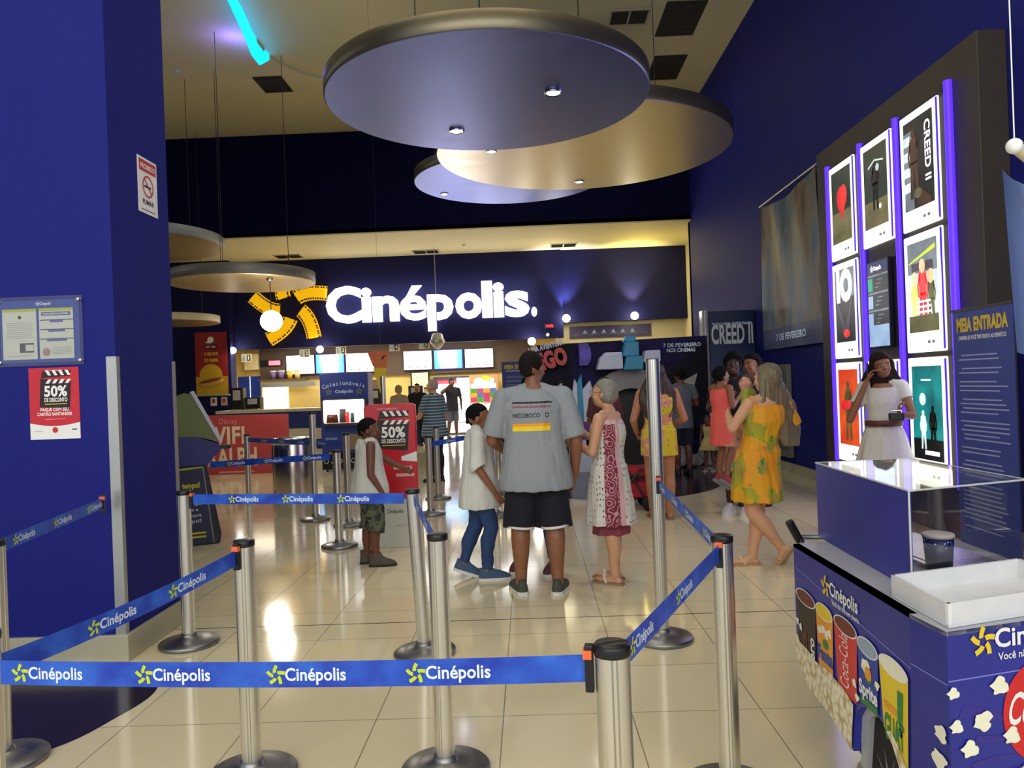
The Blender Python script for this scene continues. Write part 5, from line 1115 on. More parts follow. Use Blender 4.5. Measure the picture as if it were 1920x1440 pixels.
        mb.chain([Vector((.020 * k, .004 * k, .02 * k)), Vector((.046 * k, .016 * k, .05 * k)), Vector((.052 * k, .026 * k, .078 * k)), Vector((.048 * k, .034 * k, .098 * k))], [fr * 1.5, fr * 1.25, fr * 1.1, fr * .9], None, F, 10)
    def head(s, mb):
        H = s.H * s.hs; T = s.HR; e = lambda c, r: mb.ell(tuple(v * H for v in c), tuple(v * H for v in r), None, T, 24, 16)
        e((0, -.004, .010), (.043, .054, .054)); e((0, .012, -.022), (.035, .038, .044)); e((0, .030, -.044), (.020, .018, .016))
        e((0, .020, .002), (.036, .036, .040)); e((0, .056, -.012), (.0075, .012, .010)); e((0, .051, .002), (.005, .008, .016))
        for x in (-1, 1):
            e((x * .044, -.004, -.004), (.006, .012, .018)); e((x * .019, .046, .013), (.014, .006, .004)); e((x * .022, .036, -.018), (.013, .014, .014))
        e((0, .049, -.031), (.014, .006, .0035)); e((0, .048, -.0375), (.012, .006, .0035))
        mb.chain([s.nk - V(0, 0, .03 * s.H), s.nk + V(0, 0, .01 * s.H), s.hc + V(0, -.008, -.03) * s.H], [.034 * s.H * s.fat ** .3 * (.9 if s.f else 1), .030 * s.H * s.fat ** .3 * (.88 if s.f else 1), .030 * s.H * (.88 if s.f else 1)])
    def body(s, hands=(.5, .5), inward=(None, None), dirs=(None, None)):
        mb = MB(); s.trunk(mb); s.head(mb)
        for i, sd in enumerate('LR'):
            s.limb(mb, sd, 'arm'); s.limb(mb, sd, 'leg'); s.hand(mb, sd, hands[i], inward[i], dirs[i])
            p_ = s.J['sh' + sd]; mb.chain([s.nk + V(p_.x * .10, -.006 * s.H, -.002 * s.H), Vector((p_.x * .55, p_.y - .004 * s.H, .820 * s.H)), p_ + V(-p_.x * .06, 0, .002 * s.H)], [.028 * s.H, .024 * s.H, .028 * s.H])
            s.footvol(mb, sd)
        return fuse(mb, 'body', s.skin, s.t, s.vox, 4)
    def fdir(s, sd): return getattr(s, 'fd' + sd, (0, 1, 0))
    def fmat(s, sd):
        "foot frame: x across, y to the toe, z up, at the sole below the ankle"
        d = Vector(s.fdir(sd)).normalized(); a = s.J['ank' + sd]; x = d.cross(V(0, 0, 1)).normalized(); u = x.cross(d).normalized()
        F = Matrix((x, d, u)).transposed().to_4x4(); F.translation = a - u * .045 * s.H; return F
    def footvol(s, mb, sd):
        F = s.fmat(sd); k = s.H * (1.08 if s.child else 1)
        mb.ell((0, .045 * k, .018 * k), (.022 * k, .075 * k, .016 * k), None, F); mb.ell((0, -.012 * k, .018 * k), (.018 * k, .024 * k, .018 * k), None, F); mb.chain([Vector((0, 0, .042 * k)), Vector((0, .04 * k, .022 * k))], [.021 * k, .018 * k], None, F)
    def eyes(s, glasses=None):
        T = s.HR; H = s.H * s.hs; ew = M('eye_white', (225, 220, 214), .3); ed = M('eye_dark', (30, 20, 16), .3); lp = M('lips', (140, 70, 66), .45)
        for x in (-1, 1):
            b = MB(); b.ell((x * .0185 * H, .0455 * H, .004 * H), (.0068 * H, .0065 * H, .0034 * H), ew, T); b.ell((x * .0185 * H, .0492 * H, .004 * H), (.0042 * H, .0036 * H, .0036 * H), ed, T); b.build('eye', s.t)
            b = MB(); b.ell((x * .019 * H, .0505 * H, .0165 * H), (.013 * H, .0035 * H, .0022 * H), ed, T); b.build('eyebrow', s.t)
        b = MB(); b.ell((0, .0535 * H, -.034 * H), (.013 * H, .004 * H, .0048 * H), lp, T); b.build('lips', s.t)
        if glasses:
            b = MB()
            for x in (-1, 1):
                b.tube([T @ Vector(((x * .0195 + .0155 * cos(a)) * H, .061 * H, (.003 + .0115 * sin(a)) * H)) for a in [2 * pi * k / 14 for k in range(15)]], .0012, glasses, 6); b.tube([T @ Vector((x * .034 * H, .060 * H, .006 * H)), T @ Vector((x * .049 * H, -.002 * H, .008 * H))], .0012, glasses, 6)
            b.build('glasses', s.t)
    # ---- clothes
    def tee(s, mat, hem=.43, sleeve=.36, add=.012, name='t_shirt', hemr=(.105, .078), flare=.012, fold=.006, neck=.838, sl=True, arm_add=.014, seed=0):
        mb = MB(); s.trunk(mb, add, hem, neck + .006, (hemr[0] * s.fat, hemr[1] * s.fat))
        if sl:
            for sd in 'LR': s.limb(mb, sd, 'arm', arm_add, sleeve, flat=True, flare=flare); p_ = s.J['sh' + sd]; mb.chain([Vector((s.nk.x + p_.x * .26, s.nk.y * .5 + p_.y * .5 - .004 * s.H, .842 * s.H)), Vector((s.nk.x * .5 + p_.x * .62, p_.y - .002 * s.H, .824 * s.H)), p_ + V(-p_.x * .05, 0, .002 * s.H)], [.024 * s.H + add * .5, .027 * s.H + add * .6, .031 * s.H + add * .6])
        else:
            for sd in 'LR': mb.ell(s.J['sh' + sd] * .80 + V(0, 0, s.H * .030 + s.J['sh' + sd].z * .20), (.030 * s.H, .040 * s.H, .026 * s.H), None)
        return fuse(mb, name, mat, s.t, max(.008, s.vox), 3, folds(fold, seed=seed))
    def pants(s, mat, frac=.97, add=.010, name='trousers', flare=0, top=.60, fold=.005, width=0):
        mb = MB(); s.trunk(mb, add * .8, .455, top)
        for sd in 'LR': s.limb(mb, sd, 'leg', add + width, frac, flat=True, flare=flare)
        return fuse(mb, name, mat, s.t, max(.008, s.vox), 3, folds(fold, (16, 16, 9)))
    def skirt(s, mat, hem, r=(.12, .09), add=.010, top=.80, name='dress', fold=.006, straps=.0, waist=None, shoulder=True, ruffle=0, off=(0, 0)):
        mb = MB(); H = s.H; s.trunk(mb, add, .56, top)
        n = 36; rs = []
        for i in range(13):
            u = i / 12; z = .58 + (hem - .58) * u; base = (.090 * s.fat, .066 * s.fat); e = u ** .8
            rx = (base[0] * (1 - e) + r[0] * e) * H + add; ry = (base[1] * (1 - e) + r[1] * e) * H + add
            c = s.off(z) + V(off[0] * u * H, off[1] * u * H, z * H)
            rs.append([(c.x + rx * (1 + ruffle * u * sin(9 * 2 * pi * k / n)) * cos(2 * pi * k / n), c.y + ry * (1 + ruffle * u * sin(9 * 2 * pi * k / n)) * sin(2 * pi * k / n), c.z) for k in range(n)])
        mb.rings(rs[::-1], None)
        if shoulder:
            for sd in 'LR':
                p = s.J['sh' + sd]; mb.chain([Vector((p.x * .62, p.y + .030 * H, .77 * H)), Vector((p.x * .62, p.y, .838 * H)), Vector((p.x * .62, p.y - .036 * H, .77 * H))], [.014 * H] * 3)
        return fuse(mb, name, mat, s.t, max(.008, s.vox), 3, folds(fold, (18, 18, 3)))
    def hair(s, mat, kind='short', length=.0, vol=1.0, back=.0, side=0, wide=1.0):
        mb = MB(); H = s.H * s.hs; T = s.HR; v = vol
        mb.ell((0, -.008 * H, .016 * H), (.047 * H * v, .056 * H * v, .054 * H * v), None, T, 24, 16)
        if kind in ('short', 'bob'): mb.ell((0, -.022 * H, -.010 * H), (.042 * H * v, .038 * H * v, .040 * H), None, T)
        if kind == 'bob':
            mb.ell((0, -.018 * H, -.004 * H), (.052 * H, .050 * H, .044 * H), None, T)
        if kind == 'bun': mb.ell((0, -.070 * H, .02 * H), (.026 * H, .026 * H, .026 * H), None, T)
        if kind in ('long', 'pony'):
            L_ = length * s.H; pts = []; n = 16; rs = []
            for i in range(11):
                u = i / 10; w = (.050 + .018 * sin(u * 2.6)) * s.H * (1 - .45 * u ** 3) * v * (1 + (wide - 1) * min(1, u * 2.5)); d = (.036 - .012 * u) * s.H
                c = T @ Vector((side * u * s.H, (-.020 - back * u) * s.H, .012 * H)) ; c.z -= L_ * u
                if kind == 'pony': w *= .45; d *= .6
                rs.append([(c.x + w * cos(2 * pi * k / n), c.y + d * sin(2 * pi * k / n), c.z) for k in range(n)])
            mb.rings(rs[::-1], None)
            if kind == 'long':
                for x in (-1, 1): mb.chain([T @ Vector((x * .040 * H, -.004 * H, .02 * H)), T @ Vector((x * .049 * H, -.006 * H, -.03 * H)), T @ Vector((x * .052 * H, -.010 * H, -.03 * H)) - V(0, 0, min(L_ * .5, .10 * s.H))], [.016 * H, .016 * H, .018 * H])
        Ti = T.inverted(); face = {'short': .006, 'bob': .010, 'long': .018, 'pony': .006, 'bun': .006}[kind]
        def d(co, n_):
            q = (Ti @ co) / H
            lg = kind in ('long', 'pony'); st = noise.noise(Vector((co.x * 60, co.y * 60, co.z * (5 if lg else 30)))) * (.007 if lg else .0035) + (noise.noise(Vector((co.x * 16, co.y * 16, co.z * 9))) * .012 if lg else 0)
            co = co + n_ * st
            # keep face and ears clear: pull the hair in behind the hairline
            lim = face + max(0, (q.z - .030)) * 2.2
            if q.z > -.06 and q.y > lim and q.z < .047 and abs(q.x) < .06 or (kind == 'short' and q.z < -.004 - .5 * q.y - .018 and q.y > -.05) or (kind == 'short' and q.z < -.030):
                c = Vector((0, -.01, 0)) * H; qq = (Ti @ co) - c; co = T @ (c + qq * .80)
            return co
        return fuse(mb, 'hair', mat, s.t, max(.007, s.vox * .8), 2, d)
    def shoes(s, upper, sole, kind='sneaker', name='shoe', names=None):
        for sd in 'LR':
            F = s.fmat(sd); k = s.H * (1.10 if s.child else 1.02); o = []
            ol = [(.0, .128), (.018, .122), (.030, .100), (.033, .070), (.028, .030), (.026, .0), (.024, -.028), (.012, -.042), (-.012, -.042), (-.024, -.028), (-.025, .0), (-.025, .030), (-.029, .070), (-.026, .100), (-.016, .122)]
            ol = [(x * k, y * k) for x, y in ol]
            if kind == 'sandal':
                b = MB(); b.prism(ol[::-1], -.003 * k, .010 * k, sole, F); b.chain([Vector((-.026 * k, .04 * k, .012 * k)), Vector((0, .065 * k, .040 * k)), Vector((.026 * k, .04 * k, .012 * k))], [.006 * k] * 3, upper, F, 8); b.build(name, s.t, bevel=.002); continue
            b = MB(); b.prism(ol[::-1], -.002 * k, .014 * k, sole, F); so = b.build('sole', s.t, bevel=.003)
            rs = []
            for i, (z, sc_, cut) in enumerate(((.010, .97, .128), (.022, .95, .124), (.034, .86, .105), (.044, .74, .072), (.052, .66, .046), (.062 if kind != 'boot' else .085, .62, .030))):
                ring = []
                for (x, y) in ol:
                    yy = min(y, cut * k); w = 1.0 if y < cut * k else max(.25, 1 - (y - cut * k) / (.06 * k)); ring.append((x * sc_ * w * (1 if y < .05 * k else 1), yy if y > 0 else y * (.98 if z < .04 else .92), z * k))
                rs.append(ring)
            b = MB(); b.rings(rs, upper, F); o_ = b.build(name, s.t); sb = o_.modifiers.new('s', 'SUBSURF'); sb.levels = 1; sb.render_levels = 1
            if kind == 'laced':
                q = MB()
                for j in range(4): y = (.085 - j * .014) * k; z = (.036 + j * .006) * k; q.cyl(F @ Vector((-.014 * k, y, z)), F @ Vector((.014 * k, y, z)), .0022, M('lace_white', (200, 204, 206), .6), n=6)
                q.build('laces', o_)
    def decal(s, target, pieces, name):
        "press flat pieces onto a garment: each vertex is cast along the piece's w axis"
        dg = bpy.context.evaluated_depsgraph_get(); me = target.data; bv = BVHTree.FromPolygons([v.co.copy() for v in me.vertices], [tuple(p.vertices) for p in me.polygons])
        mb, T, cast = pieces; out = []
        for v in mb.v:
            p = T @ Vector(v); hit = bv.ray_cast(p, Vector(cast)); out.append(hit[0] - Vector(cast) * (.0025 + max(0, v[2]) * .5) if hit[0] is not None else p)
        mb.v = out; o = mb.build(name, target, normals=False); return o
def grid_rect(mb, x0, z0, x1, z1, mat, n=24, m=3, w=0, wav=0):
    vs = []; fs = []
    for j in range(m + 1):
        for i in range(n + 1):
            vs.append((x0 + (x1 - x0) * i / n, z0 + (z1 - z0) * j / m + wav * noise.noise((i * 1.7, j * 3.1, 0)), w))
    for j in range(m):
        for i in range(n): a = j * (n + 1) + i; fs.append((a, a + 1, a + n + 2, a + n + 1))
    mb.add(vs, fs, mat)

SK_T = skinm('skin_tan', (176, 118, 84)); SK_L = skinm('skin_light_tan', (206, 154, 118)); SK_D = skinm('skin_dark', (104, 62, 44)); SK_DD = skinm('skin_deep', (62, 38, 32)); SK_M = skinm('skin_brown', (140, 90, 62))
HAIRK = M('hair_black', (13, 11, 12), .85, var=.3, scale=60, spec=.15); HAIRB = M('hair_dark_brown', (50, 34, 26), .5, var=.35, scale=50); HAIRG = M('hair_grey', (128, 124, 112), .6, var=.35, scale=50); HAIRS = M('hair_ash_brown', (112, 98, 72), .5, var=.3, scale=40)

# man in the grey shirt, seen from behind
f = Fig('person', 'large man in a grey printed t-shirt and black shorts, seen from behind in the middle', 'person', .035, 5.74, 3, 1.79, SK_M, fat=1.17, vox=.0075, head=(-32, 0, 0),
        pose=dict(ankL=(-.078, -.01, .045), kneeL=(-.072, .012, .285), ankR=(.072, -.03, .045), kneeR=(.070, .0, .285), elL=(-.178, .02, .635), wrL=(-.115, .13, .575), elR=(.172, -.010, .620), wrR=(.165, .045, .475)))
f.fdL = (-.25, 1, 0); f.fdR = (.30, 1, 0)
f.body((.6, .6), ((1, 0, .3), (-1, .2, 0)), (None, (-.1, .25, -1)))
g = NG('heather_grey_jersey'); g.set(Base_Color=g.mix(g.noise(140, 3), L((136, 140, 144)), L((158, 163, 166))), Roughness=.9); g.bump(g.noise(260, 2), .1, .002)
sh = f.tee(g.m, hem=.430, sleeve=.50, add=.014, hemr=(.108, .085), flare=.045, fold=.007, arm_add=.016)
d = MB(); BK = M('shirt_print_black', (32, 34, 38), .7); WN = M('shirt_print_wine', (150, 84, 92), .7)
grid_rect(d, -.15, 1.405, .14, 1.417, BK, 30, 2, wav=.006); grid_rect(d, -.15, 1.375, .13, 1.387, WN, 30, 2, wav=.006)
d.text('NICOBOCO', -.15, 1.303, .030, BK, None, 0, .02, .195, 'L'); grid_rect(d, .085, 1.305, .112, 1.333, BK, 3, 3); d.text('N', .098, 1.312, .013, W1, None, .002, .03, .012)
YO = M('shirt_print_yellow', (250, 216, 20), .6); OR = M('shirt_print_orange', (252, 160, 40), .6); grid_rect(d, -.155, 1.205, .12, 1.238, YO, 26, 4); grid_rect(d, -.155, 1.238, .12, 1.260, OR, 26, 3)
f.decal(sh, (d, Matrix.Translation((-.01, -.6, 0)) @ Matrix.Rotation(R(90), 4, 'X'), (0, 1, 0)), 'back_print')
pt = f.pants(M('black_jersey', (14, 16, 30), .85), frac=.52, add=.018, name='shorts', flare=.075, width=.006)
WB = M('white_hem', (232, 232, 236), .8)
for sd in 'LR':
    mb = MB(); P0, P1, P2 = f.J['hip' + sd], f.J['knee' + sd], f.J['ank' + sd]; c0 = P0.lerp(P1, .985); r0 = .105
    mb.rings([[(c0.x + r0 * cos(2 * pi * k / 32), c0.y - .012 + (r0 + .004) * sin(2 * pi * k / 32), c0.z + dz + .010 * cos(2 * pi * k / 32) * (1 if sd == 'R' else -1)) for k in range(32)] for dz in (-.032, -.014)], WB, cap=False); o = mb.build('white_hem', f.t); so_ = o.modifiers.new('s', 'SOLIDIFY'); so_.thickness = .004
f.hair(M('hair_short_black', (24, 18, 17), .85, var=.3, scale=80, spec=.2), 'short')
f.shoes(M('camo_canvas', (70, 76, 64), .8, var=.6, scale=60), M('sole_white', (222, 222, 216), .6))
# boy in white, walking to the right
f = Fig('person', 'boy in a plain white t-shirt and blue jeans walking to the right', 'person', -.42, 6.2, -82, 1.42, SK_M, child=True, vox=.0075, head=(-6, -4, 0), hs=1.16,
        pose=dict(hipL=(-.045, .0, .515), kneeL=(-.045, -.025, .29), ankL=(-.050, -.105, .075), kneeR=(.045, .055, .29), ankR=(.045, .020, .045), elR=(.130, -.015, .64), wrR=(.140, .075, .50), elL=(-.135, -.02, .64), wrL=(-.13, .06, .49), shR=(.105, -.01, .80)))
f.fdL = (0, 1, -.35); f.fdR = (0, 1, 0)
f.body((.7, .5)); f.tee(M('white_cotton', (214, 214, 206), .9, var=.04, bump=.05), hem=.405, sleeve=.50, add=.022, hemr=(.115, .105), flare=.04, fold=.009, arm_add=.014, seed=4)
f.pants(M('blue_denim', (40, 66, 112), .85, var=.25, scale=24, bump=.1), add=.010, frac=.96, fold=.010)
f.hair(HAIRK, 'short'); f.eyes(); f.shoes(M('denim_shoe', (62, 88, 118), .8, var=.2), M('sole_white', (222, 222, 216)), 'laced')
# boy with the sleeveless top
f = Fig('person', 'boy in a sleeveless white top and camouflage shorts, looking back over his shoulder', 'person', -1.43, 6.80, -70, 1.31, SK_D, child=True, fat=1.04, vox=.0075, head=(-14, -3, 0), hs=1.18,
        pose=dict(elR=(.135, -.01, .62), wrR=(.145, .06, .50), elL=(-.125, .12, .70), wrL=(-.10, .25, .625), kneeR=(.050, .03, .28), ankR=(.055, .015, .045), kneeL=(-.055, .0, .28), ankL=(-.06, -.03, .045)))
f.fdR = (.25, 1, 0); f.fdL = (-.1, 1, 0)
f.body((.7, .15), (None, (0, 0, -1)))
f.tee(M('off_white_hoodie', (196, 196, 186), .9, var=.06, bump=.08), hem=.48, add=.020, hemr=(.115, .105), name='sleeveless_top', sl=False, neck=.845, fold=.008, seed=9)
b = MB(); b.ell((0, -.070, 1.075), (.075, .035, .045), None); b.ell((0, -.085, 1.04), (.05, .03, .05), None); fuse(b, 'hood', MATS['off_white_hoodie'], f.t, .008, 4, folds(.006))
CAMO = NG('camouflage_cloth'); CAMO.set(Base_Color=CAMO.ramp(CAMO.noise(14, 3), [(0, L((44, 52, 40))), (.42, L((70, 76, 58))), (.5, L((92, 94, 74))), (.6, L((36, 40, 34)))], 'CONSTANT'), Roughness=.9)
f.pants(CAMO.m, frac=.60, add=.013, name='shorts', flare=.028, width=.006, fold=.012)
f.hair(HAIRK, 'short', vol=1.02); f.eyes(); f.shoes(M('brown_boot', (74, 66, 52), .7, var=.2), M('boot_sole', (40, 36, 32), .8), 'boot')
# older woman in the lace dress
f = Fig('person', 'older woman with short grey hair and glasses in a white lace and wine dress', 'person', .60, 5.98, 62, 1.56, SK_L, female=True, fat=1.10, vox=.0075, head=(4, 6, 0),
        pose=dict(elR=(.12, .02, .635), wrR=(.10, .16, .72), elL=(-.13, .03, .65), wrL=(-.06, .17, .69), kneeR=(.045, .02, .285), ankR=(.045, .0, .045), kneeL=(-.05, -.01, .285), ankL=(-.05, -.035, .045)))
f.fdR = (0, 1, 0); f.fdL = (.1, 1, 0); f.body((.5, .5), ((1, 0, 0), (-1, 0, 0)))
LACE = NG('lace_and_wine_print'); s_ = LACE.sep(); ang = LACE.math('ARCTAN2', s_[0], s_[1])
vv = LACE.mapping(scale=(1, 1, .55)); hole = LACE.math('LESS_THAN', LACE.voronoi(42, vv, rnd=.25), .22)
lace = LACE.mix(hole, L((214, 210, 200)), L((70, 66, 66)))
pr_ = LACE.ramp(LACE.math('SINE', LACE.math('MULTIPLY', LACE.voronoi(16, LACE.obj()), 22)), [(.35, L((128, 44, 62))), (.7, L((196, 150, 156)))])
a1 = LACE.math('MULTIPLY', LACE.math('GREATER_THAN', ang, -2.38), LACE.math('LESS_THAN', ang, -1.75)); pk = LACE.math('MULTIPLY', LACE.math('GREATER_THAN', ang, -2.62), LACE.math('LESS_THAN', ang, -2.38))
c_ = LACE.mix(pk, LACE.mix(a1, lace, pr_), L((214, 164, 168))); c_ = LACE.mix(LACE.math('GREATER_THAN', s_[2], 1.22), c_, L((214, 180, 178)))
LACE.set(Base_Color=c_, Roughness=.9)
f.skirt(LACE.m, .29, (.118, .112), add=.020, fold=.010, ruffle=.03)
b = MB(); b.rings([[(.152 * cos(2 * pi * k / 30) * (1 + .05 * sin(k * 3)), .142 * sin(2 * pi * k / 30) * (1 + .05 * sin(k * 3)), z) for k in range(30)] for z in (.395, .46)], MATS['lace_and_wine_print'], cap=False); b = None
mb = MB(); mb.rings([[(.13 * s__ * cos(2 * pi * k / 30) * (1 + .05 * sin(k * 2.4)), .125 * s__ * sin(2 * pi * k / 30) * (1 + .05 * sin(k * 2.4)), z) for k in range(30)] for z, s__ in ((.375, 1.16), (.50, 1.02))], M('wine_underskirt', (134, 58, 74), .9, var=.4, scale=30)); fuse(mb, 'underskirt', MATS['wine_underskirt'], f.t, .009, 2, folds(.010))
f.hair(HAIRG, 'bob', vol=1.06); f.eyes(M('glasses_rim', (90, 60, 50), .4)); f.shoes(M('white_strap', (226, 222, 214), .5), M('sandal_sole', (150, 120, 96), .6), 'sandal', 'sandal')
# person facing the camera, hidden behind the man
f = Fig('person', 'dark-haired person in jeans and maroon shoes, mostly hidden behind the large man', 'person', .03, 6.42, 172, 1.63, SK_DD, fat=1.0, vox=.010, pose=dict(elR=(.17, .03, .64), wrR=(.09, .15, .58), ankR=(.10, -.02, .045), kneeR=(.09, .0, .285), ankL=(-.085, .03, .045), kneeL=(-.07, .02, .285)))
f.fdL = (.2, 1, 0); f.fdR = (.1, 1, 0); f.body((.6, .6)); f.tee(M('dark_top', (40, 30, 40), .9), hem=.46, sleeve=.30); f.pants(M('mid_blue_denim', (58, 84, 128), .85, var=.25, scale=24), add=.012, frac=.96); f.hair(HAIRK, 'short', vol=1.08); f.eyes(); f.shoes(M('maroon_shoe', (96, 50, 58), .8), M('sole_white', (222, 222, 216)))
# woman in the yellow playsuit
FY = NG('yellow_pink_print'); n_ = FY.noise(5, 2, FY.mapping(scale=(1, 1, 2.2))); dt = FY.math('LESS_THAN', FY.voronoi(26), .16)
FY.set(Base_Color=FY.mix(dt, FY.ramp(n_, [(.46, L((214, 188, 40))), (.54, L((206, 130, 130))), (.62, L((214, 150, 90)))]), L((50, 30, 30))), Roughness=.85)
f = Fig('person', 'woman with long dark hair in a yellow and pink playsuit, behind the tall post', 'person', 1.42, 8.55, 2, 1.72, SK_T, female=True, fat=1.16, vox=.009, head=(-10, 10, 0), pose=dict(elR=(.165, -.01, .64), wrR=(.115, .11, .60), elL=(-.16, .0, .64), wrL=(-.13, .08, .56), ankR=(.05, -.01, .045), ankL=(-.045, .05, .045)))
f.body((.7, .7)); f.skirt(FY.m, .41, (.112, .090), fold=.009, ruffle=.02); f.hair(M('hair_brown_long', (52, 36, 28), .5, var=.4, scale=40), 'long', length=.30, back=.03, vol=1.1, wide=1.75); f.shoes(M('brown_sandal', (110, 76, 50), .6), M('sandal_sole', (150, 120, 96)), 'sandal', 'sandal')
# woman in the orange floral dress walking to the left
FO = NG('tropical_floral_print'); wv = FO.noise(3.2, 3); le = FO.math('GREATER_THAN', FO.math('ADD', FO.noise(5.5, 5, FO.mapping(rot=(.4, .2, .9), scale=(1, 1, .8))), 0), .515); le2 = FO.math('LESS_THAN', FO.voronoi(22, FO.mapping(rot=(.2, .5, .7), scale=(1, 1, .28))), .30)
c_ = FO.mix(FO.math('MULTIPLY', le, FO.ramp(le2, [(0, (.55,) * 3 + (1,)), (1, (1,) * 3 + (1,))])), FO.ramp(wv, [(.35, L((224, 136, 12))), (.62, L((214, 160, 20)))]), FO.ramp(FO.noise(8, 2), [(.4, L((104, 160, 24))), (.6, L((20, 130, 70)))]))
c_ = FO.mix(FO.math('GREATER_THAN', FO.noise(6, 2, FO.mapping(loc=(4, 2, 1))), .68), c_, L((206, 110, 70)))
FO.set(Base_Color=c_, Roughness=.7)
f = Fig('person', 'woman with long ash-brown hair in an orange tropical dress striding left', 'person', 1.83, 6.33, 25, 1.63, SK_L, female=True, fat=1.16, vox=.0075, head=(16, 0, 6), lean=(.055, -.02),
        pose=dict(elR=(.215, -.03, .69), wrR=(.14, .13, .73), elL=(-.115, .03, .69), wrL=(-.04, .15, .745), hipR=(.05, 0, .515), kneeR=(.022, .03, .285), ankR=(-.018, .03, .045), kneeL=(-.035, -.005, .27), ankL=(.105, -.045, .085)))
f.fdR = (-.9, .43, 0); f.fdL = (-.15, .6, -.85)
f.body((.4, .5)); f.skirt(FO.m, .325, (.118, .112), fold=.010, add=.018, ruffle=.03, shoulder=True)
mb = MB(); f.limb(mb, 'R', 'arm', .028, .42, flat=True, flare=.03); fuse(mb, 'sleeve', FO.m, f.t, .009, 3, folds(.008))
f.hair(HAIRS, 'long', length=.34, back=.05, vol=1.15, side=.09, wide=1.35); f.shoes(M('gold_strap', (206, 180, 130), .4), M('sandal_tan', (176, 140, 100), .6), 'sandal', 'sandal')
# toddler on her arm
f = Fig('toddler', 'toddler with brown hair held against the shoulder of the woman in the orange dress', 'person', 1.90, 6.72, 60, .84, skinm('skin_toddler', (200, 140, 118)), child=True, vox=.0085, z=.72, hs=1.35, head=(40, 10, 10), pose=dict(kneeR=(.10, .13, .47), ankR=(.11, .12, .30), kneeL=(-.10, .13, .47), ankL=(-.11, .12, .30)))
f.body((.5, .5)); f.eyes(); f.tee(M('toddler_green_top', (150, 160, 50), .9, var=.3, scale=20), hem=.44); f.hair(M('hair_toddler', (84, 58, 40), .6, var=.3, scale=40), 'short')
# girl in coral carried by the man with the afro
f = Fig('child', 'girl in a coral pink dress held up in front of the man with the afro', 'person', 2.00, 8.10, -62, 1.27, SK_M, female=True, child=True, vox=.009, z=.40, hs=1.12, head=(-6, -4, 0), pose=dict(elR=(.135, .0, .66), wrR=(.11, .10, .74), elL=(-.13, .05, .68), wrL=(-.09, .16, .74), kneeR=(.05, .06, .30), ankR=(.05, -.02, .075), kneeL=(-.05, .05, .30), ankL=(-.05, .0, .07)))
f.fdR = (0, 1, -.7); f.fdL = (0, 1, -.6)
f.body(); f.skirt(M('coral_dress', (232, 96, 88), .85, var=.06), .34, (.10, .085), fold=.006); f.hair(HAIRK, 'pony', length=.24, back=.03, vol=1.06); f.eyes(); f.shoes(M('red_shoe', (150, 40, 50), .7), M('sole_grey', (120, 130, 140), .6))
# tall man in the dark shirt behind her
f = Fig('person', 'tall man with a round black afro and dark t-shirt behind the woman in orange', 'person', 2.33, 8.78, 150, 1.80, SK_DD, vox=.010, head=(10, 8, 0), pose=dict(elR=(.15, .05, .66), wrR=(.08, .16, .70)))
f.body(); f.tee(M('black_tee', (20, 20, 24), .9), hem=.45); f.pants(M('pale_shorts', (190, 190, 186), .9), frac=.50, name='shorts', flare=.06); f.hair(HAIRK, 'short', vol=1.30); f.eyes(); f.shoes(M('pale_shoe', (206, 196, 196), .6), M('sole_white', (222, 222, 216)))
f = Fig('person', 'dark-haired man just right of the man with the afro, in black', 'person', 2.68, 9.25, 120, 1.80, SK_M, vox=.010, head=(5, 0, 0)); f.body(); f.tee(MATS['black_tee'], hem=.45); f.pants(M('black_trousers', (24, 24, 30), .9)); f.hair(HAIRK, 'short', vol=1.15); f.eyes(); f.shoes(BLACK, BLACK)
# woman in white on the phone
f = Fig('person', 'woman in a white dress with a brown belt, phone at her ear, by the posters', 'person', 3.40, 7.5, 150, 1.72, SK_M, female=True, vox=.008, head=(22, -4, 8),
        pose=dict(elR=(.165, .06, .63), wrR=(.070, .075, .845), elL=(-.15, .05, .65), wrL=(-.09, .17, .66)))
f.body((1.0, .7), ((-1, 0, .2), None), ((-.1, .0, 1), None)); f.skirt(M('white_dress', (206, 202, 194), .85, var=.04), .33, (.155, .125), fold=.010, ruffle=.03)
b = MB(); b.rings([[((.098 * cos(2 * pi * k / 30)) * 1.72 + .0, (.078 * sin(2 * pi * k / 30)) * 1.72, z * 1.72) for k in range(30)] for z in (.592, .625)], M('brown_belt', (92, 40, 34), .5), cap=False); o = b.build('belt', f.t); o.modifiers.new('s', 'SOLIDIFY').thickness = .006
f.tee(MATS['white_dress'], hem=.60, sleeve=.24, add=.013, name='bodice', hemr=(.074, .058), neck=.80, flare=.03, arm_add=.012); f.hair(M('hair_wavy_dark', (34, 22, 18), .85, var=.4, scale=30, spec=.2), 'long', length=.27, vol=1.15, wide=1.5, back=-.01); f.eyes(); f.shoes(BLACK, BLACK)
ph = f.t.matrix_basis.copy() if False else None
def at_person(ft, p): return Matrix.Translation(ft.location) @ ft.rotation_euler.to_matrix().to_4x4() @ Vector(p)
w = at_person(f.t, Vector((.066, .070, .905)) * 1.72); t = thing('phone', 'dark phone held to the ear of the woman in white', 'phone', w, 150); MB().box((-.008, -.035, -.07), (.004, .035, .07), BLACK).build('case', t, bevel=.003)
w = at_person(f.t, Vector((-.085, .235, .655)) * 1.72); t = thing('purse', 'small black purse in the hand of the woman in white', 'purse', w, 150); b = MB(); b.bbox((-.065, -.03, -.035), (.065, .03, .035), .02, BLACK, None, 2); b.build('pouch', t, bevel=.01); MB().cyl((-.04, 0, .055), (.04, 0, .055), .008, CHROME, n=8).build('clasp', t)
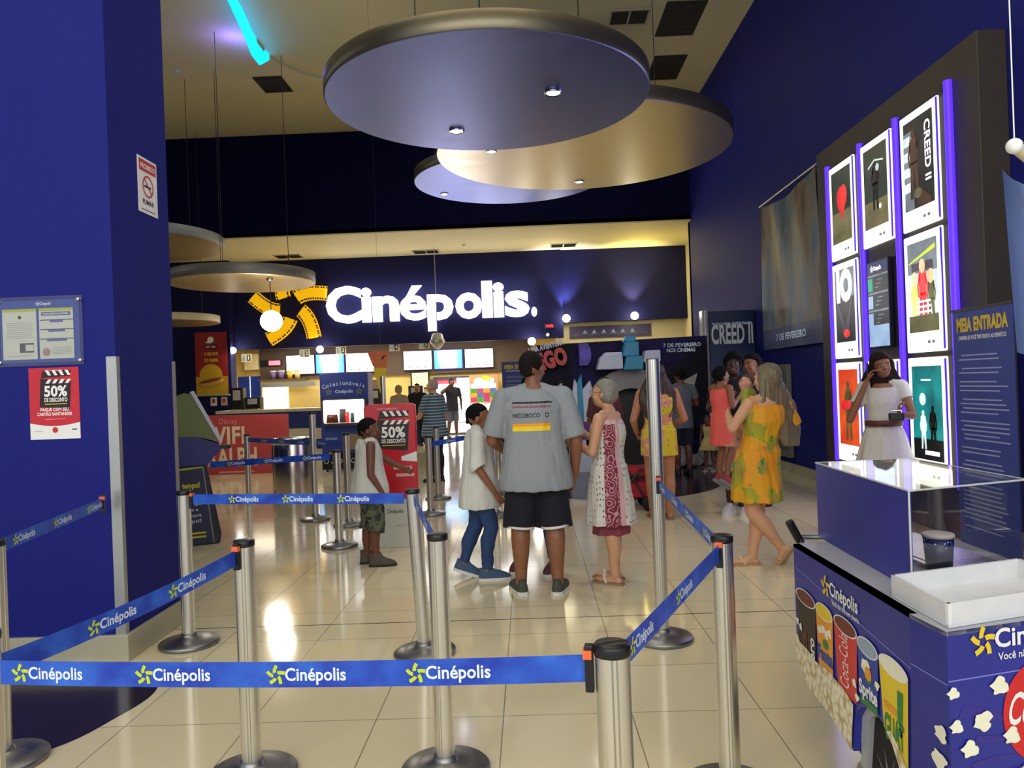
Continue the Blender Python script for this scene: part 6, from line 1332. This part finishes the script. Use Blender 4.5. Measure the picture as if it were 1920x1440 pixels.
# man in the striped shirt
ST = NG('striped_cotton'); z_ = ST.sep()[2]; sn = ST.math('SINE', ST.math('MULTIPLY', z_, 130)); ST.set(Base_Color=ST.ramp(sn, [(.36, L((70, 90, 104))), (.5, L((158, 180, 184)))]), Roughness=.9)
f = Fig('person', 'balding older man in a light blue striped shirt, queueing with his back turned', 'person', -1.55, 12.6, 60, 1.68, SK_L, fat=1.12, vox=.010, pose=dict(elL=(-.15, .06, .64), wrL=(-.10, .15, .62))); f.body(); f.tee(ST.m, hem=.44, sleeve=.45, hemr=(.11, .09)); f.pants(M('dark_trousers', (30, 30, 44), .9), add=.016); f.hair(M('hair_white_thin', (170, 150, 140), .7), 'short', vol=.97); f.eyes(M('glasses_rim', (90, 60, 50))); f.shoes(BLACK, BLACK)
# figures at the back
f = Fig('person', 'dark figure in cut-off shorts drinking in front of the bright cooler', 'person', -2.30, 23.2, 200, 1.78, SK_D, vox=.013, pose=dict(elR=(.19, .06, .76), wrR=(.05, .11, .90), elL=(-.15, .02, .64), ankR=(.08, 0, .045), ankL=(-.06, 0, .045))); f.body(); f.tee(M('dark_blue_tee', (40, 40, 60), .9), hem=.45); f.pants(M('faded_shorts', (90, 96, 120), .9), frac=.5, name='shorts', flare=.04); f.hair(HAIRK, 'short'); f.shoes(BLACK, BLACK)
f = Fig('person', 'shop worker in black with a black cap behind the red totem', 'person', -2.95, 20.5, 180, 1.66, SK_T, vox=.013); f.body(); f.tee(MATS['black_tee'], sleeve=.4); f.pants(MATS['black_trousers']); f.hair(HAIRK, 'short'); f.eyes(); f.shoes(BLACK, BLACK)
f = Fig('person', 'woman with blond bobbed hair at the counter, seen from behind above the totem', 'person', -3.12, 18.6, 10, 1.62, SK_L, female=True, vox=.013, head=(-20, 0, 0)); f.body(); f.tee(M('beige_top', (170, 150, 120), .9)); f.pants(MATS['dark_trousers']); f.hair(M('hair_blond', (170, 140, 96), .6, var=.3, scale=40), 'bob', vol=1.1); f.shoes(BLACK, BLACK)
f = Fig('person', 'man in a grey shirt and dark shorts near the film stand, turned away', 'person', 2.42, 12.35, 10, 1.70, SK_D, vox=.011, pose=dict(elR=(.17, .04, .66), wrR=(.13, .15, .66))); f.body(); f.tee(M('grey_blue_tee', (96, 100, 106), .9), hem=.44); f.pants(M('navy_shorts', (26, 28, 48), .9), frac=.5, name='shorts', flare=.05); f.hair(HAIRK, 'short'); f.shoes(BLACK, BLACK)
f = Fig('child', 'little girl in a pale yellow dress with a white hair flower by the film stand', 'person', 2.93, 12.75, 160, .92, SK_D, female=True, child=True, vox=.009, hs=1.35, pose=dict(ankR=(.07, .0, .05), ankL=(-.07, 0, .05))); f.body(); f.skirt(M('pale_yellow_dress', (184, 168, 110), .9), .38, (.17, .15), ruffle=.05); f.hair(HAIRB, 'bun', vol=1.1); f.eyes(); f.shoes(W1, W1, 'sandal', 'sandal'); MB().ell((-.06, .03, .92), (.022, .015, .025), W1).build('hair_flower', f.t)
f = Fig('person', 'person in a maroon top half hidden between the older woman and the yellow playsuit', 'person', .98, 10.0, 185, 1.60, SK_D, female=True, vox=.011, pose=dict(wrR=(.09, .14, .60), wrL=(-.09, .14, .60))); f.body(); f.tee(M('maroon_top', (88, 44, 50), .9), sleeve=.4); f.pants(MATS['black_trousers']); f.hair(HAIRB, 'long', length=.16); f.eyes(); f.shoes(BLACK, BLACK)
# red pushchair
t = thing('pushchair', 'red pushchair with black wheels half hidden behind the tall post', 'pushchair', (1.19, 9.30, 0)); RS = M('pushchair_red', (170, 20, 36), .7)
b = MB(); b.prism([(-.20, .42), (.16, .42), (.20, .50), (-.10, .52), (-.22, .98), (-.30, .96)], -.19, .19, RS, FR((0, 0, 0))); b.build('seat', t, bevel=.012); MB().box((-.22, -.17, .16), (.20, .17, .34), RS).build('basket', t, bevel=.015)
b = MB()
for y in (-.2, .2): b.tube([(-.36, y, 1.02), (-.24, y, .80), (.16, y, .12)], .012, BLACK, 8); b.tube([(-.24, y, .10), (.10, y, .5), (.2, y, .46)], .012, BLACK, 8)
b.tube([(-.36, -.2, 1.02), (-.36, .2, 1.02)], .012, BLACK, 8); b.build('frame', t)
for (x, y) in ((-.22, -.2), (-.22, .2), (.18, -.2), (.18, .2)):
    b = MB(); b.lathe([(.03, -.018), (.075, -.018), (.085, -.01), (.085, .01), (.075, .018), (.03, .018)], M('tyre_rubber', (24, 22, 24)), Matrix.Translation((x, y, .086)) @ Matrix.Rotation(R(90), 4, 'X'), 24); b.build('wheel', t)
